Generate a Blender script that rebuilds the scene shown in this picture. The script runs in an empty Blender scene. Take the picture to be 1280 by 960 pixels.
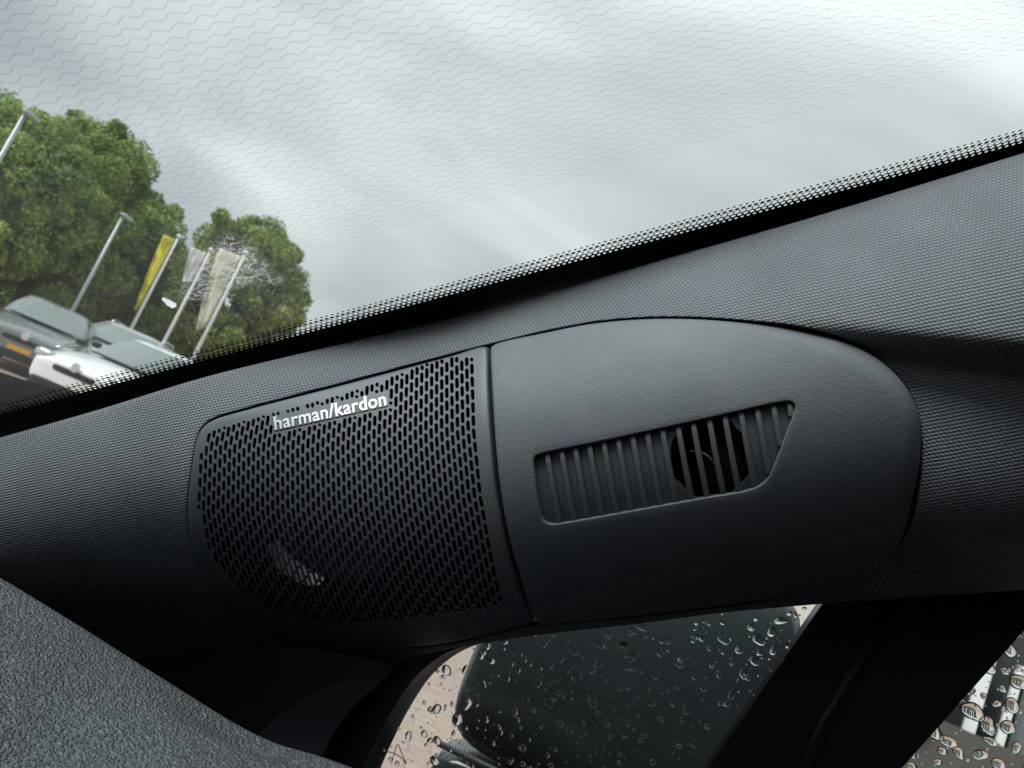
import bpy, bmesh, math, random
import numpy as np
from mathutils import Vector, Matrix, noise as mnoise
from mathutils.geometry import delaunay_2d_cdt

random.seed(7); rng = np.random.default_rng(7)
S = bpy.context.scene
COL = S.collection
RAD = math.radians

# ------------------------------------------------------------------ camera
PITCH, ROLL, EYE, FPX = RAD(9.3), RAD(23.0), 1.12, 961.0
C0 = np.array([0.0, 0.0, EYE])
Fw = np.array([0.0, math.cos(PITCH), math.sin(PITCH)])
_r0 = np.array([1.0, 0.0, 0.0]); _u0 = np.array([0.0, -math.sin(PITCH), math.cos(PITCH)])
Rt = math.cos(ROLL) * _r0 + math.sin(ROLL) * _u0
Up = -math.sin(ROLL) * _r0 + math.cos(ROLL) * _u0
cd = bpy.data.cameras.new('camera'); cam = bpy.data.objects.new('camera', cd); COL.objects.link(cam)
cd.sensor_width = 36.0; cd.lens = FPX * 36.0 / 1280.0
cd.clip_start = 0.01; cd.clip_end = 2000.0
cam.matrix_world = Matrix(((Rt[0], Up[0], -Fw[0], 0), (Rt[1], Up[1], -Fw[1], 0), (Rt[2], Up[2], -Fw[2], EYE), (0, 0, 0, 1)))
cd.dof.use_dof = True; cd.dof.focus_distance = 0.54; cd.dof.aperture_fstop = 15.0
S.camera = cam

# ------------------------------------------------------------------ sky, sun, exposure
SUN_EL, SUN_AZ = 51.0, 246.0       # soft bright part of the overcast, above the windscreen
def build_world():
    w = bpy.data.worlds.new('World'); S.world = w; w.use_nodes = True
    nt = w.node_tree; nt.nodes.clear(); N = nt.nodes.new; L = nt.links.new
    out = N('ShaderNodeOutputWorld'); bg = N('ShaderNodeBackground'); bg.inputs['Strength'].default_value = 0.056
    sky = N('ShaderNodeTexSky'); sky.sky_type = 'NISHITA'; sky.sun_disc = False
    sky.sun_elevation = RAD(SUN_EL); sky.sun_rotation = RAD(SUN_AZ)
    tc = N('ShaderNodeTexCoord'); sep = N('ShaderNodeSeparateXYZ'); L(tc.outputs['Generated'], sep.inputs[0])
    def m(op, a, b=None):
        n = N('ShaderNodeMath'); n.operation = op
        for i, v in enumerate((a, b)):
            if v is None: continue
            if hasattr(v, 'default_value'): L(v, n.inputs[i])
            else: n.inputs[i].default_value = v
        return n.outputs[0]
    z = m('MAXIMUM', sep.outputs['Z'], 0.0)
    zz = m('ADD', z, 0.38)
    cx = m('DIVIDE', sep.outputs['X'], zz); cy = m('DIVIDE', sep.outputs['Y'], zz)
    comb = N('ShaderNodeCombineXYZ'); L(cx, comb.inputs[0]); L(cy, comb.inputs[1])
    mp = N('ShaderNodeMapping'); mp.inputs['Rotation'].default_value = (0, 0, RAD(-60)); mp.inputs['Scale'].default_value = (0.8, 1.5, 1)
    mp.inputs['Location'].default_value = (5.2, 4.4, 0)
    L(comb.outputs[0], mp.inputs[0])
    n1 = N('ShaderNodeTexNoise'); n1.inputs['Scale'].default_value = 1.55; n1.inputs['Detail'].default_value = 4; n1.inputs['Roughness'].default_value = 0.45
    n1.inputs['Distortion'].default_value = 0.5
    L(mp.outputs[0], n1.inputs['Vector'])
    ramp = N('ShaderNodeValToRGB'); e = ramp.color_ramp.elements
    e[0].position = 0.30; e[0].color = (3.2, 3.6, 3.75, 1)
    e[1].position = 0.70; e[1].color = (8.0, 8.4, 8.4, 1)
    mid = ramp.color_ramp.elements.new(0.5); mid.color = (5.4, 5.8, 5.85, 1)
    L(n1.outputs['Fac'], ramp.inputs[0])
    # overcast: zenith brighter than horizon
    g = m('ADD', m('MULTIPLY', z, 0.55), 0.80)
    mul = N('ShaderNodeVectorMath'); mul.operation = 'SCALE'; L(ramp.outputs[0], mul.inputs[0]); L(g, mul.inputs['Scale'])
    mix = N('ShaderNodeMix'); mix.data_type = 'RGBA'; mix.inputs['Factor'].default_value = 0.94
    L(sky.outputs[0], mix.inputs['A']); L(mul.outputs[0], mix.inputs['B'])
    L(mix.outputs['Result'], bg.inputs['Color']); L(bg.outputs[0], out.inputs[0])
build_world()
sl = bpy.data.lights.new('sun', 'SUN'); sl.energy = 1.5; sl.angle = RAD(35); sl.color = (0.97, 0.99, 1.0)
so = bpy.data.objects.new('sun', sl); COL.objects.link(so)
az = RAD(SUN_AZ)
sd = Vector((math.sin(az) * math.cos(RAD(SUN_EL)), math.cos(az) * math.cos(RAD(SUN_EL)), math.sin(RAD(SUN_EL))))
so.rotation_euler = sd.to_track_quat('Z', 'Y').to_euler(); so.location = (0, 0, 30)
S.view_settings.view_transform = 'Standard'; S.view_settings.look = 'None'
S.view_settings.exposure = 1.15; S.view_settings.gamma = 1.0; S.view_settings.use_curve_mapping = False
S.render.engine = 'CYCLES'
S.cycles.max_bounces = 10; S.cycles.transparent_max_bounces = 16; S.cycles.transmission_bounces = 8
S.cycles.caustics_reflective = False; S.cycles.caustics_refractive = False

# ------------------------------------------------------------------ pixel helpers (1280 x 960 photograph) -> real points
def ray(px, py): return Fw + (px - 640.0) / FPX * Rt + (480.0 - py) / FPX * Up
def at(px, py, depth): return C0 + ray(px, py) * depth
def at_dist(px, py, d):
    r = ray(px, py); return C0 + r * (d / math.hypot(r[0], r[1]))
def nrm(a): a = np.asarray(a, float); return a / np.linalg.norm(a)
def project(P):
    q = np.asarray(P) - C0; z = q @ Fw
    return 640 + FPX * (q @ Rt) / z, 480 - FPX * (q @ Up) / z

# car axes (the car we sit in): forward is to the left of the view
PHI = RAD(70)
CF = np.array([-math.sin(PHI), math.cos(PHI), 0.0]); CL = np.array([-math.cos(PHI), -math.sin(PHI), 0.0]); UPZ = np.array([0, 0, 1.0])

# pillar base plane: depth = .52 - .28 x
KX = -0.28
t1 = nrm(Rt + KX * Fw); t2 = Up.copy()
PN = nrm(-(-KX) * 0 + (KX * Rt - Fw))            # towards the camera
_A = RAD(12)
PU = math.cos(_A) * t1 + math.sin(_A) * t2; PV = -math.sin(_A) * t1 + math.cos(_A) * t2
def _plane_pt(px, py, D=0.52):
    r = ray(px, py); x = (px - 640) / FPX
    return C0 + r * (D / (1 - KX * x))
PO = _plane_pt(640, 600)

def sstep(x): x = np.clip(x, 0, 1); return x * x * (3 - 2 * x)
def h_dome(u, v, lo=-0.11):
    u = np.asarray(u, float); v = np.asarray(v, float)
    v0 = -0.008 + 0.062 * sstep((-u - 0.04) / 0.28)
    k = 5.0
    d = v - v0
    hi = 0.11
    dc = np.clip(d, lo, hi)
    h = -k * dc * dc - 2 * k * dc * (d - dc)
    return h
def v_crease(u): return 0.0547 - 0.336 * (u - 0.23)
def h_trim(u, v):
    u = np.asarray(u, float); v = np.asarray(v, float)
    g = sstep((u - 0.13) / 0.10)
    h = h_dome(u, v, -0.11 + 0.03 * g)
    t = v_crease(u) - v
    # right of the pod: the upper face ends in a crease, the face below is set back
    drop = -0.028 * sstep(t / 0.020) + 0.019 * sstep((t - 0.028) / 0.10) - 0.012 * sstep((t - 0.125) / 0.05)
    return h + g * drop
def h_pod(u, v): return h_dome(u, v) + 0.003 - 0.35 * np.clip(np.asarray(u, float) - 0.09, 0, 1) ** 2
def surf(u, v, h):
    u = np.atleast_1d(u).astype(float); v = np.atleast_1d(v).astype(float); h = np.broadcast_to(h, u.shape)
    return PO + u[:, None] * PU + v[:, None] * PV + h[:, None] * PN
def pix_uv(pts, hf):
    """photograph points -> (u, v) on the surface of height hf"""
    pts = np.asarray(pts, float).reshape(-1, 2)
    R = np.array([ray(a, b) for a, b in pts])
    h = np.zeros(len(pts)); uv = None
    for _ in range(25):
        num = (PO + np.outer(h, PN) - C0) @ PN
        t = num / (R @ PN)
        P = C0 + R * t[:, None] - PO
        uv = np.stack([P @ PU, P @ PV], 1)
        h = 0.5 * h + 0.5 * hf(uv[:, 0], uv[:, 1])
    return uv
def pix_surf(pts, hf, dh=0.0):
    uv = pix_uv(pts, hf); return surf(uv[:, 0], uv[:, 1], hf(uv[:, 0], uv[:, 1]) + dh)

def crom(pts, closed=True, n=8):
    pts = np.asarray(pts, float); N = len(pts); out = []
    rngi = range(N if closed else N - 1)
    for i in rngi:
        if closed: p = [pts[(i + j - 1) % N] for j in range(4)]
        else: p = [pts[min(max(i + j - 1, 0), N - 1)] for j in range(4)]
        ts = [0.0]
        for a in range(3): ts.append(ts[-1] + max(np.linalg.norm(p[a + 1] - p[a]), 1e-6) ** 0.5)
        for s in range(n):
            t = ts[1] + (ts[2] - ts[1]) * s / n
            A1 = (ts[1] - t) / (ts[1] - ts[0]) * p[0] + (t - ts[0]) / (ts[1] - ts[0]) * p[1]
            A2 = (ts[2] - t) / (ts[2] - ts[1]) * p[1] + (t - ts[1]) / (ts[2] - ts[1]) * p[2]
            A3 = (ts[3] - t) / (ts[3] - ts[2]) * p[2] + (t - ts[2]) / (ts[3] - ts[2]) * p[3]
            B1 = (ts[2] - t) / (ts[2] - ts[0]) * A1 + (t - ts[0]) / (ts[2] - ts[0]) * A2
            B2 = (ts[3] - t) / (ts[3] - ts[1]) * A2 + (t - ts[1]) / (ts[3] - ts[1]) * A3
            out.append((ts[2] - t) / (ts[2] - ts[1]) * B1 + (t - ts[1]) / (ts[2] - ts[1]) * B2)
    if not closed: out.append(pts[-1])
    return np.array(out)
def resample(pts, step, closed=True):
    p = np.vstack([pts, pts[:1]]) if closed else np.asarray(pts)
    d = np.r_[0, np.cumsum(np.linalg.norm(np.diff(p, axis=0), axis=1))]
    n = max(int(round(d[-1] / step)), 3)
    t = np.linspace(0, d[-1], n + 1)
    if closed: t = t[:-1]
    return np.stack([np.interp(t, d, p[:, k]) for k in range(p.shape[1])], 1)
def area2(p): return 0.5 * np.sum(p[:, 0] * np.roll(p[:, 1], -1) - np.roll(p[:, 0], -1) * p[:, 1])
def ccw(p): return p if area2(p) > 0 else p[::-1].copy()
def inset(p, d):
    """ccw polygon moved inwards by d (scalar or per vertex)"""
    t = np.roll(p, -1, 0) - np.roll(p, 1, 0); t /= np.linalg.norm(t, axis=1)[:, None] + 1e-12
    n = np.stack([-t[:, 1], t[:, 0]], 1)
    return p + n * np.reshape(d, (-1, 1))
def inside(pts, poly):
    x, y = pts[:, 0], pts[:, 1]; res = np.zeros(len(pts), bool)
    x1, y1 = poly[:, 0], poly[:, 1]; x2, y2 = np.roll(x1, -1), np.roll(y1, -1)
    for a, b, c, d in zip(x1, y1, x2, y2):
        if b == d: continue
        cnd = ((b > y) != (d > y)) & (x < (c - a) * (y - b) / (d - b) + a)
        res ^= cnd
    return res

# ------------------------------------------------------------------ objects
def tag(o, label=None, cat=None, group=None, kind=None):
    for k, v in (('label', label), ('category', cat), ('group', group), ('kind', kind)):
        if v: o[k] = v
    return o
def empty(name, loc, label, cat, group=None):
    o = bpy.data.objects.new(name, None); COL.objects.link(o); o.location = Vector(loc); o.empty_display_size = 0.02
    return tag(o, label, cat, group)
def link_mesh(name, me, mat=None, parent=None, smooth=True):
    o = bpy.data.objects.new(name, me); COL.objects.link(o)
    if mat is not None and len(me.materials) == 0: me.materials.append(mat)
    if smooth: me.polygons.foreach_set('use_smooth', [True] * len(me.polygons))
    if parent is not None:
        o.parent = parent; o.matrix_parent_inverse = Matrix.Translation(-Vector(root_loc(parent)))
    return o
def root_loc(o):
    v = Vector(o.location); p = o.parent
    return v if p is None else Vector((0, 0, 0)) if o.type == 'MESH' else v
def obj(name, V, Fc, mat, parent=None, smooth=True, uv=None, sharp=None):
    me = bpy.data.meshes.new(name)
    me.from_pydata([tuple(map(float, p)) for p in V], [], [tuple(map(int, f)) for f in Fc])
    if uv is not None:
        lay = me.uv_layers.new(name='UVMap')
        li = np.empty(len(me.loops), np.int32); me.loops.foreach_get('vertex_index', li)
        lay.data.foreach_set('uv', np.asarray(uv, np.float32)[li].ravel())
    me.update()
    o = link_mesh(name, me, mat, parent, smooth)
    if sharp is not None:
        me.set_sharp_from_angle(angle=RAD(sharp))
    return o

class MB:
    """collects shapes (world space) for one mesh"""
    def __init__(s): s.V = []; s.F = []
    def add(s, V, F):
        b = len(s.V); s.V += [tuple(map(float, v)) for v in V]; s.F += [tuple(int(i) + b for i in f) for f in F]; return s
    def box(s, c, ax, ay, az):
        c, ax, ay, az = map(np.asarray, (c, ax, ay, az))
        V = [c + sx * ax + sy * ay + sz * az for sz in (-1, 1) for sy in (-1, 1) for sx in (-1, 1)]
        return s.add(V, [(0, 2, 3, 1), (4, 5, 7, 6), (0, 1, 5, 4), (2, 6, 7, 3), (0, 4, 6, 2), (1, 3, 7, 5)])
    def tube(s, pts, rad, n=10, cap=True):
        pts = np.asarray(pts, float); rad = np.broadcast_to(rad, len(pts)); V = []; F = []
        t0 = nrm(pts[1] - pts[0]); ref = np.array([0, 0, 1.0]) if abs(t0[2]) < 0.9 else np.array([1.0, 0, 0])
        for i, p in enumerate(pts):
            t = nrm(pts[min(i + 1, len(pts) - 1)] - pts[max(i - 1, 0)])
            a = nrm(np.cross(t, ref)); b = np.cross(t, a)
            for k in range(n):
                q = 2 * math.pi * k / n; V.append(p + rad[i] * (math.cos(q) * a + math.sin(q) * b))
        for i in range(len(pts) - 1):
            for k in range(n): F.append((i * n + k, i * n + (k + 1) % n, (i + 1) * n + (k + 1) % n, (i + 1) * n + k))
        if cap: F.append(tuple(range(n))[::-1]); F.append(tuple((len(pts) - 1) * n + k for k in range(n)))
        return s.add(V, F)
    def lathe(s, c, axis, prof, n=32):
        """prof: (radius, height along axis)"""
        axis = nrm(axis); ref = np.array([0, 0, 1.0]) if abs(axis[2]) < 0.9 else np.array([1.0, 0, 0])
        a = nrm(np.cross(axis, ref)); b = np.cross(axis, a); V = []; F = []
        for r, h in prof:
            for k in range(n):
                q = 2 * math.pi * k / n; V.append(np.asarray(c) + h * axis + r * (math.cos(q) * a + math.sin(q) * b))
        for i in range(len(prof) - 1):
            for k in range(n): F.append((i * n + k, i * n + (k + 1) % n, (i + 1) * n + (k + 1) % n, (i + 1) * n + k))
        return s.add(V, F)
    def build(s, name, mat, parent=None, smooth=False, sharp=None): return obj(name, s.V, s.F, mat, parent, smooth or sharp is not None, sharp=sharp)

def panel(name, outer, holes, hf, mat, parent, r_out=0.002, r_hole=0.0, skirt=0.012, hole_skirt=None, grid=0.008, rings=(0.0, 0.12, 0.4, 1.0), hole_only_skirt=True):
    """a skin over the surface hf inside outer, holes cut out, edges rolled over and turned down"""
    outer = ccw(np.asarray(outer)); P = []; H = []; E = []; loops = []
    ro = np.broadcast_to(r_out, len(outer)).astype(float)
    def push(poly, dh, closed=True):
        b = len(P); n = len(poly)
        hh = hf(poly[:, 0], poly[:, 1]) + dh
        P.extend(map(tuple, poly)); H.extend(list(hh)); E.extend((b + i, b + (i + 1) % n) for i in range(n)); return list(range(b, b + n))
    rg = rings if np.max(ro) > 0 else (0.0,)
    for f in rg:
        ids = push(inset(outer, ro * f), -ro * (1 - np.sqrt(np.maximum(0, 1 - (1 - f) ** 2))))
        if f == rg[0]: out_ids = ids
    inner = inset(outer, ro)
    faces = [out_ids]; hole_ids = []
    for hp in holes:
        hp = ccw(np.asarray(hp))
        if r_hole > 0:
            for f in (1.0, 0.5, 0.15): push(inset(hp, -r_hole * f), -r_hole * (1 - math.sqrt(max(0, 1 - (1 - f) ** 2))))
        ids = push(hp, -r_hole); faces.append(ids); hole_ids.append(ids)
    if grid:
        mn, mx = outer.min(0), outer.max(0)
        gx, gy = np.meshgrid(np.arange(mn[0], mx[0], grid) + 0.37 * grid, np.arange(mn[1], mx[1], grid) + 0.41 * grid)
        gp = np.stack([gx.ravel(), gy.ravel()], 1)
        ok = inside(gp, inset(outer, ro + grid * 0.3))
        for hp in holes:
            hp = ccw(np.asarray(hp)); lo, hi = hp.min(0) - grid, hp.max(0) + grid
            near = np.all((gp > lo) & (gp < hi), axis=1) & ok
            if near.any():
                idx = np.where(near)[0]; ok[idx[inside(gp[idx], inset(hp, -(r_hole + grid * 0.3)))]] = False
        gp = gp[ok]; P.extend(map(tuple, gp)); H.extend(list(hf(gp[:, 0], gp[:, 1])))
    vo, eo, fo, ov, oe, of = delaunay_2d_cdt([Vector(p) for p in P], E, faces, 0, 1e-7)
    uv = np.array([tuple(p) for p in vo]); h = np.array([H[o[0]] if o else float(hf(np.array([uv[i, 0]]), np.array([uv[i, 1]]))[0]) for i, o in enumerate(ov)])
    F = [f for f, src in zip(fo, of) if list(src) == [0]]
    V = list(surf(uv[:, 0], uv[:, 1], h)); UV = [tuple(p) for p in uv]
    # walls with their own vertices
    def wall(ids, depth, flip):
        b = len(V); n = len(ids)
        for dd in (0.0, depth):
            for i in ids:
                u, v = P[i]; V.append(surf(u, v, H[i] - dd)[0]); UV.append((u + dd, v + dd))
        for i in range(n):
            j = (i + 1) % n; q = (b + i, b + n + i, b + n + j, b + j)
            F.append(q[::-1] if flip else q)
    if skirt: wall(out_ids, skirt, False)
    if hole_skirt:
        for ids in hole_ids: wall(ids, hole_skirt, True)
    return obj(name, V, F, mat, parent, True, UV)

# ------------------------------------------------------------------ materials
MATS = {}
def mat(name, col, rough=0.5, metal=0.0, spec=0.5, build=None, **kw):
    m = bpy.data.materials.new(name); m.use_nodes = True; nt = m.node_tree; b = nt.nodes['Principled BSDF']
    b.inputs['Base Color'].default_value = (*col, 1); b.inputs['Roughness'].default_value = rough
    b.inputs['Metallic'].default_value = metal; b.inputs['Specular IOR Level'].default_value = spec
    for k, v in kw.items(): b.inputs[k].default_value = v
    if build: build(nt, b)
    MATS[name] = m; return m
class NT:
    def __init__(s, nt): s.nt = nt
    def n(s, t, **kw):
        o = s.nt.nodes.new(t)
        for k, v in kw.items():
            if k in o.inputs.keys(): o.inputs[k].default_value = v
            else: setattr(o, k, v)
        return o
    def l(s, a, b): s.nt.links.new(a, b)
    def m(s, op, a, b=None, c=None):
        o = s.nt.nodes.new('ShaderNodeMath'); o.operation = op
        for i, v in enumerate((a, b, c)):
            if v is None: continue
            if hasattr(v, 'default_value'): s.l(v, o.inputs[i])
            else: o.inputs[i].default_value = v
        return o.outputs[0]
    def bump(s, h, strength, dist, b):
        o = s.nt.nodes.new('ShaderNodeBump'); o.inputs['Strength'].default_value = strength; o.inputs['Distance'].default_value = dist
        s.l(h, o.inputs['Height']); s.l(o.outputs[0], b.inputs['Normal']); return o
    def colvar(s, vec, scale, c0, c1, b, lo=0.35, hi=0.65, detail=4, sock='Base Color'):
        t = s.n('ShaderNodeTexNoise', Scale=scale, Detail=detail)
        if vec is not None: s.l(vec, t.inputs['Vector'])
        r = s.n('ShaderNodeValToRGB'); r.color_ramp.elements[0].position = lo; r.color_ramp.elements[1].position = hi
        r.color_ramp.elements[0].color = (*c0, 1); r.color_ramp.elements[1].color = (*c1, 1)
        s.l(t.outputs['Fac'], r.inputs[0]); s.l(r.outputs[0], b.inputs[sock]); return r

def weave(nt, b):
    x = NT(nt); uv = x.n('ShaderNodeUVMap'); sp = x.n('ShaderNodeSeparateXYZ'); x.l(uv.outputs[0], sp.inputs[0])
    ns = x.n('ShaderNodeTexNoise', Scale=60.0, Detail=1.0); x.l(uv.outputs[0], ns.inputs['Vector'])
    wob = x.m('MULTIPLY', ns.outputs['Fac'], 1.3)
    a = x.m('ADD', x.m('MULTIPLY', sp.outputs[0], 2 * math.pi / 0.0052), wob)
    c = x.m('ADD', x.m('MULTIPLY', sp.outputs[1], 2 * math.pi / 0.0044), wob)
    h = x.m('ABSOLUTE', x.m('MULTIPLY', x.m('SINE', x.m('ADD', a, x.m('MULTIPLY', c, 0.5))), x.m('SINE', c)))
    h2 = x.m('POWER', h, 0.6)
    x.bump(h2, 0.9, 0.0011, b)
    x.colvar(uv.outputs[0], 14.0, (0.165, 0.181, 0.196), (0.195, 0.212, 0.228), b)
    src = b.inputs['Base Color'].links[0].from_socket
    vo = x.n('ShaderNodeTexVoronoi', Scale=420.0); x.l(uv.outputs[0], vo.inputs['Vector']); t3 = x.n('ShaderNodeTexNoise', Scale=22.0, Detail=4.0); x.l(uv.outputs[0], t3.inputs['Vector'])
    lint = x.m('MULTIPLY', x.m('LESS_THAN', vo.outputs['Distance'], 0.16), x.m('GREATER_THAN', t3.outputs['Fac'], 0.60))
    mx = x.n('ShaderNodeMix', data_type='RGBA'); x.l(x.m('MULTIPLY', lint, 0.35), mx.inputs['Factor']); x.l(src, mx.inputs['A']); mx.inputs['B'].default_value = (0.5, 0.5, 0.5, 1); x.l(mx.outputs['Result'], b.inputs['Base Color'])
    rr = x.m('MULTIPLY_ADD', h2, -0.12, 0.66); x.l(rr, b.inputs['Roughness'])
def grainy(strength, dist, scale, c0=None, c1=None):
    def f(nt, b):
        x = NT(nt); tc = x.n('ShaderNodeTexCoord')
        t = x.n('ShaderNodeTexNoise', Scale=scale, Detail=3.0, Roughness=0.65); x.l(tc.outputs['Object'], t.inputs['Vector'])
        x.bump(t.outputs['Fac'], strength, dist, b)
        if c0: x.colvar(tc.outputs['Object'], 30.0, c0, c1, b)
        t2 = x.n('ShaderNodeTexNoise', Scale=25.0, Detail=4.0); x.l(tc.outputs['Object'], t2.inputs['Vector'])
        x.l(x.m('MULTIPLY_ADD', t2.outputs['Fac'], 0.16, b.inputs['Roughness'].default_value - 0.08), b.inputs['Roughness'])
    return f
def dusty(nt, b):
    grainy(0.45, 0.0009, 750.0, (0.114, 0.127, 0.140), (0.131, 0.144, 0.158))(nt, b)
    x = NT(nt); tc = x.n('ShaderNodeTexCoord'); src = b.inputs['Base Color'].links[0].from_socket
    v = x.n('ShaderNodeTexVoronoi', Scale=330.0); x.l(tc.outputs['Object'], v.inputs['Vector'])
    t3 = x.n('ShaderNodeTexNoise', Scale=55.0, Detail=3.0); x.l(tc.outputs['Object'], t3.inputs['Vector'])
    sp = x.m('MULTIPLY', x.m('LESS_THAN', v.outputs['Distance'], 0.11), x.m('GREATER_THAN', t3.outputs['Fac'], 0.56))
    mx = x.n('ShaderNodeMix', data_type='RGBA'); x.l(x.m('MULTIPLY', sp, 0.30), mx.inputs['Factor']); x.l(src, mx.inputs['A']); mx.inputs['B'].default_value = (0.55, 0.56, 0.56, 1)
    x.l(mx.outputs['Result'], b.inputs['Base Color'])
def leather(nt, b):
    x = NT(nt); tc = x.n('ShaderNodeTexCoord')
    ns = x.n('ShaderNodeTexNoise', Scale=120.0, Detail=2.0); x.l(tc.outputs['Object'], ns.inputs['Vector'])
    ad = x.n('ShaderNodeVectorMath', operation='MULTIPLY_ADD'); x.l(ns.outputs['Color'], ad.inputs[0]); ad.inputs[1].default_value = (0.006, 0.006, 0.006); x.l(tc.outputs['Object'], ad.inputs[2])
    v = x.n('ShaderNodeTexVoronoi', Scale=480.0, feature='SMOOTH_F1', Smoothness=0.35); x.l(ad.outputs[0], v.inputs['Vector'])
    mr = x.n('ShaderNodeMapRange'); mr.inputs['From Min'].default_value = 0.65; mr.inputs['From Max'].default_value = 0.1; x.l(v.outputs['Distance'], mr.inputs['Value'])
    fine = x.n('ShaderNodeTexNoise', Scale=1500.0, Detail=2.0); x.l(tc.outputs['Object'], fine.inputs['Vector'])
    h = x.m('MULTIPLY_ADD', fine.outputs['Fac'], 0.15, mr.outputs[0])
    x.bump(h, 1.0, 0.0016, b)
    x.colvar(tc.outputs['Object'], 12.0, (0.080, 0.088, 0.097), (0.102, 0.112, 0.122), b)

mat('weave_plastic', (0.12, 0.122, 0.126), 0.62, spec=0.45, build=weave)
mat('pod_plastic', (0.085, 0.089, 0.092), 0.52, spec=0.5, build=dusty)
mat('grille_plastic', (0.115, 0.127, 0.140), 0.48, spec=0.5, build=grainy(0.15, 0.0004, 900.0))
mat('slat_plastic', (0.10, 0.111, 0.122), 0.5, build=grainy(0.3, 0.0006, 900.0))
mat('black_plastic', (0.012, 0.012, 0.013), 0.6, build=grainy(0.2, 0.0005, 600.0))
mat('satin_black', (0.02, 0.022, 0.026), 0.35, build=grainy(0.1, 0.0005, 500.0))
mat('void_black', (0.006, 0.006, 0.006), 0.9, spec=0.1)
mat('leather_grain', (0.1, 0.1, 0.105), 0.37, spec=0.5, build=leather)
mat('silver', (0.74, 0.75, 0.75), 0.32, metal=0.45)
mat('aluminium', (0.62, 0.64, 0.66), 0.28, metal=0.9)
mat('cone_paper', (0.02, 0.021, 0.022), 0.45)
mat('lining', (0.065, 0.068, 0.072), 0.9, spec=0.2, build=grainy(0.4, 0.001, 300.0))
mat('frit', (0.004, 0.004, 0.005), 0.5)
mat('wire', (0.40, 0.42, 0.42), 0.5)

def glass_mat(name, tint, ior=1.45, rough=0.0, dust_veil=0.0):
    m = bpy.data.materials.new(name); m.use_nodes = True; nt = m.node_tree; nt.nodes.clear(); x = NT(nt)
    out = x.n('ShaderNodeOutputMaterial'); tr = x.n('ShaderNodeBsdfTransparent'); tr.inputs[0].default_value = (*tint, 1)
    gl = x.n('ShaderNodeBsdfGlossy'); gl.inputs['Roughness'].default_value = rough
    fr = x.n('ShaderNodeFresnel', IOR=ior); mx = x.n('ShaderNodeMixShader')
    x.l(x.m('MULTIPLY', fr.outputs[0], 0.9), mx.inputs[0]); x.l(tr.outputs[0], mx.inputs[1]); x.l(gl.outputs[0], mx.inputs[2])
    last = mx.outputs[0]
    if dust_veil > 0:
        tc = x.n('ShaderNodeTexCoord'); t = x.n('ShaderNodeTexNoise', Scale=9.0, Detail=6.0); x.l(tc.outputs['Object'], t.inputs['Vector'])
        sp = x.n('ShaderNodeTexVoronoi', Scale=260.0); x.l(tc.outputs['Object'], sp.inputs['Vector'])
        t3 = x.n('ShaderNodeTexNoise', Scale=40.0, Detail=2.0); x.l(tc.outputs['Object'], t3.inputs['Vector'])
        speck = x.m('MULTIPLY', x.m('LESS_THAN', sp.outputs['Distance'], 0.10), x.m('GREATER_THAN', t3.outputs['Fac'], 0.60))
        df = x.n('ShaderNodeBsdfDiffuse'); df.inputs[0].default_value = (0.75, 0.77, 0.76, 1)
        tl = x.n('ShaderNodeBsdfTranslucent'); tl.inputs[0].default_value = (0.75, 0.77, 0.76, 1)
        ms = x.n('ShaderNodeMixShader'); ms.inputs[0].default_value = 0.5; x.l(df.outputs[0], ms.inputs[1]); x.l(tl.outputs[0], ms.inputs[2])
        fac = x.m('ADD', x.m('MULTIPLY', t.outputs['Fac'], dust_veil), x.m('MULTIPLY', speck, 0.35))
        m2 = x.n('ShaderNodeMixShader'); x.l(fac, m2.inputs[0]); x.l(last, m2.inputs[1]); x.l(ms.outputs[0], m2.inputs[2]); last = m2.outputs[0]
    x.l(last, out.inputs[0]); MATS[name] = m; return m
glass_mat('windscreen_glass', (0.955, 0.985, 0.982), dust_veil=0.065)  # dusty film, thickened to paint a pale light veil over the view
glass_mat('window_glass', (0.86, 0.91, 0.90), dust_veil=0.05)  # dusty film doubles as painted haze that lifts the dark mirror outside
mat('water', (0.97, 0.98, 0.98), 0.0, spec=0.5, **{'Transmission Weight': 1.0, 'IOR': 1.333})

# ================================================================== LARGE STRUCTURE: windscreen plane, side plane, cabin
# ------------------------------------------------------------------ pillar trim
top_px = [(-200, 603), (-100, 574), (0, 546), (120, 512), (250, 472), (380, 440), (520, 407), (640, 378), (820, 326), (1000, 275), (1140, 233), (1280, 190), (1420, 148)]
bot_px = [(1420, 726), (1280, 739), (1140, 748), (1010, 758), (900, 768), (800, 781), (660, 797), (560, 813), (480, 832), (425, 856), (385, 892), (330, 960), (280, 1040), (-60, 1040), (-200, 1000)]
pod_px = [(613, 430), (680, 414), (740, 402.5), (800, 397), (860, 396.5), (930, 401), (1000, 409), (1060, 424), (1105, 447), (1138, 478), (1156, 516), (1159, 560), (1151, 618), (1136, 668), (1110, 704), (1060, 730), (950, 753), (800, 772), (690, 781.5), (664, 783), (560, 806), (460, 814), (400, 813), (350, 801), (300, 773), (260, 731), (239, 690), (231, 650), (234, 600), (244, 543), (252, 531), (264, 523), (300, 512), (440, 475), (560, 443)]
gap = 2.2
pod_c = np.mean(pod_px, 0)
pod_uv = pix_uv(crom(pod_px, True, 5), h_pod)
trim_out = pix_uv(np.vstack([crom(top_px, False, 5), crom(bot_px, False, 5)]), h_trim)
pod_uv_r = resample(ccw(pod_uv), 0.004)
trim = empty('a_pillar_trim', PO, 'dark grey textured plastic trim of the sloping windscreen pillar', 'pillar trim')
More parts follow.
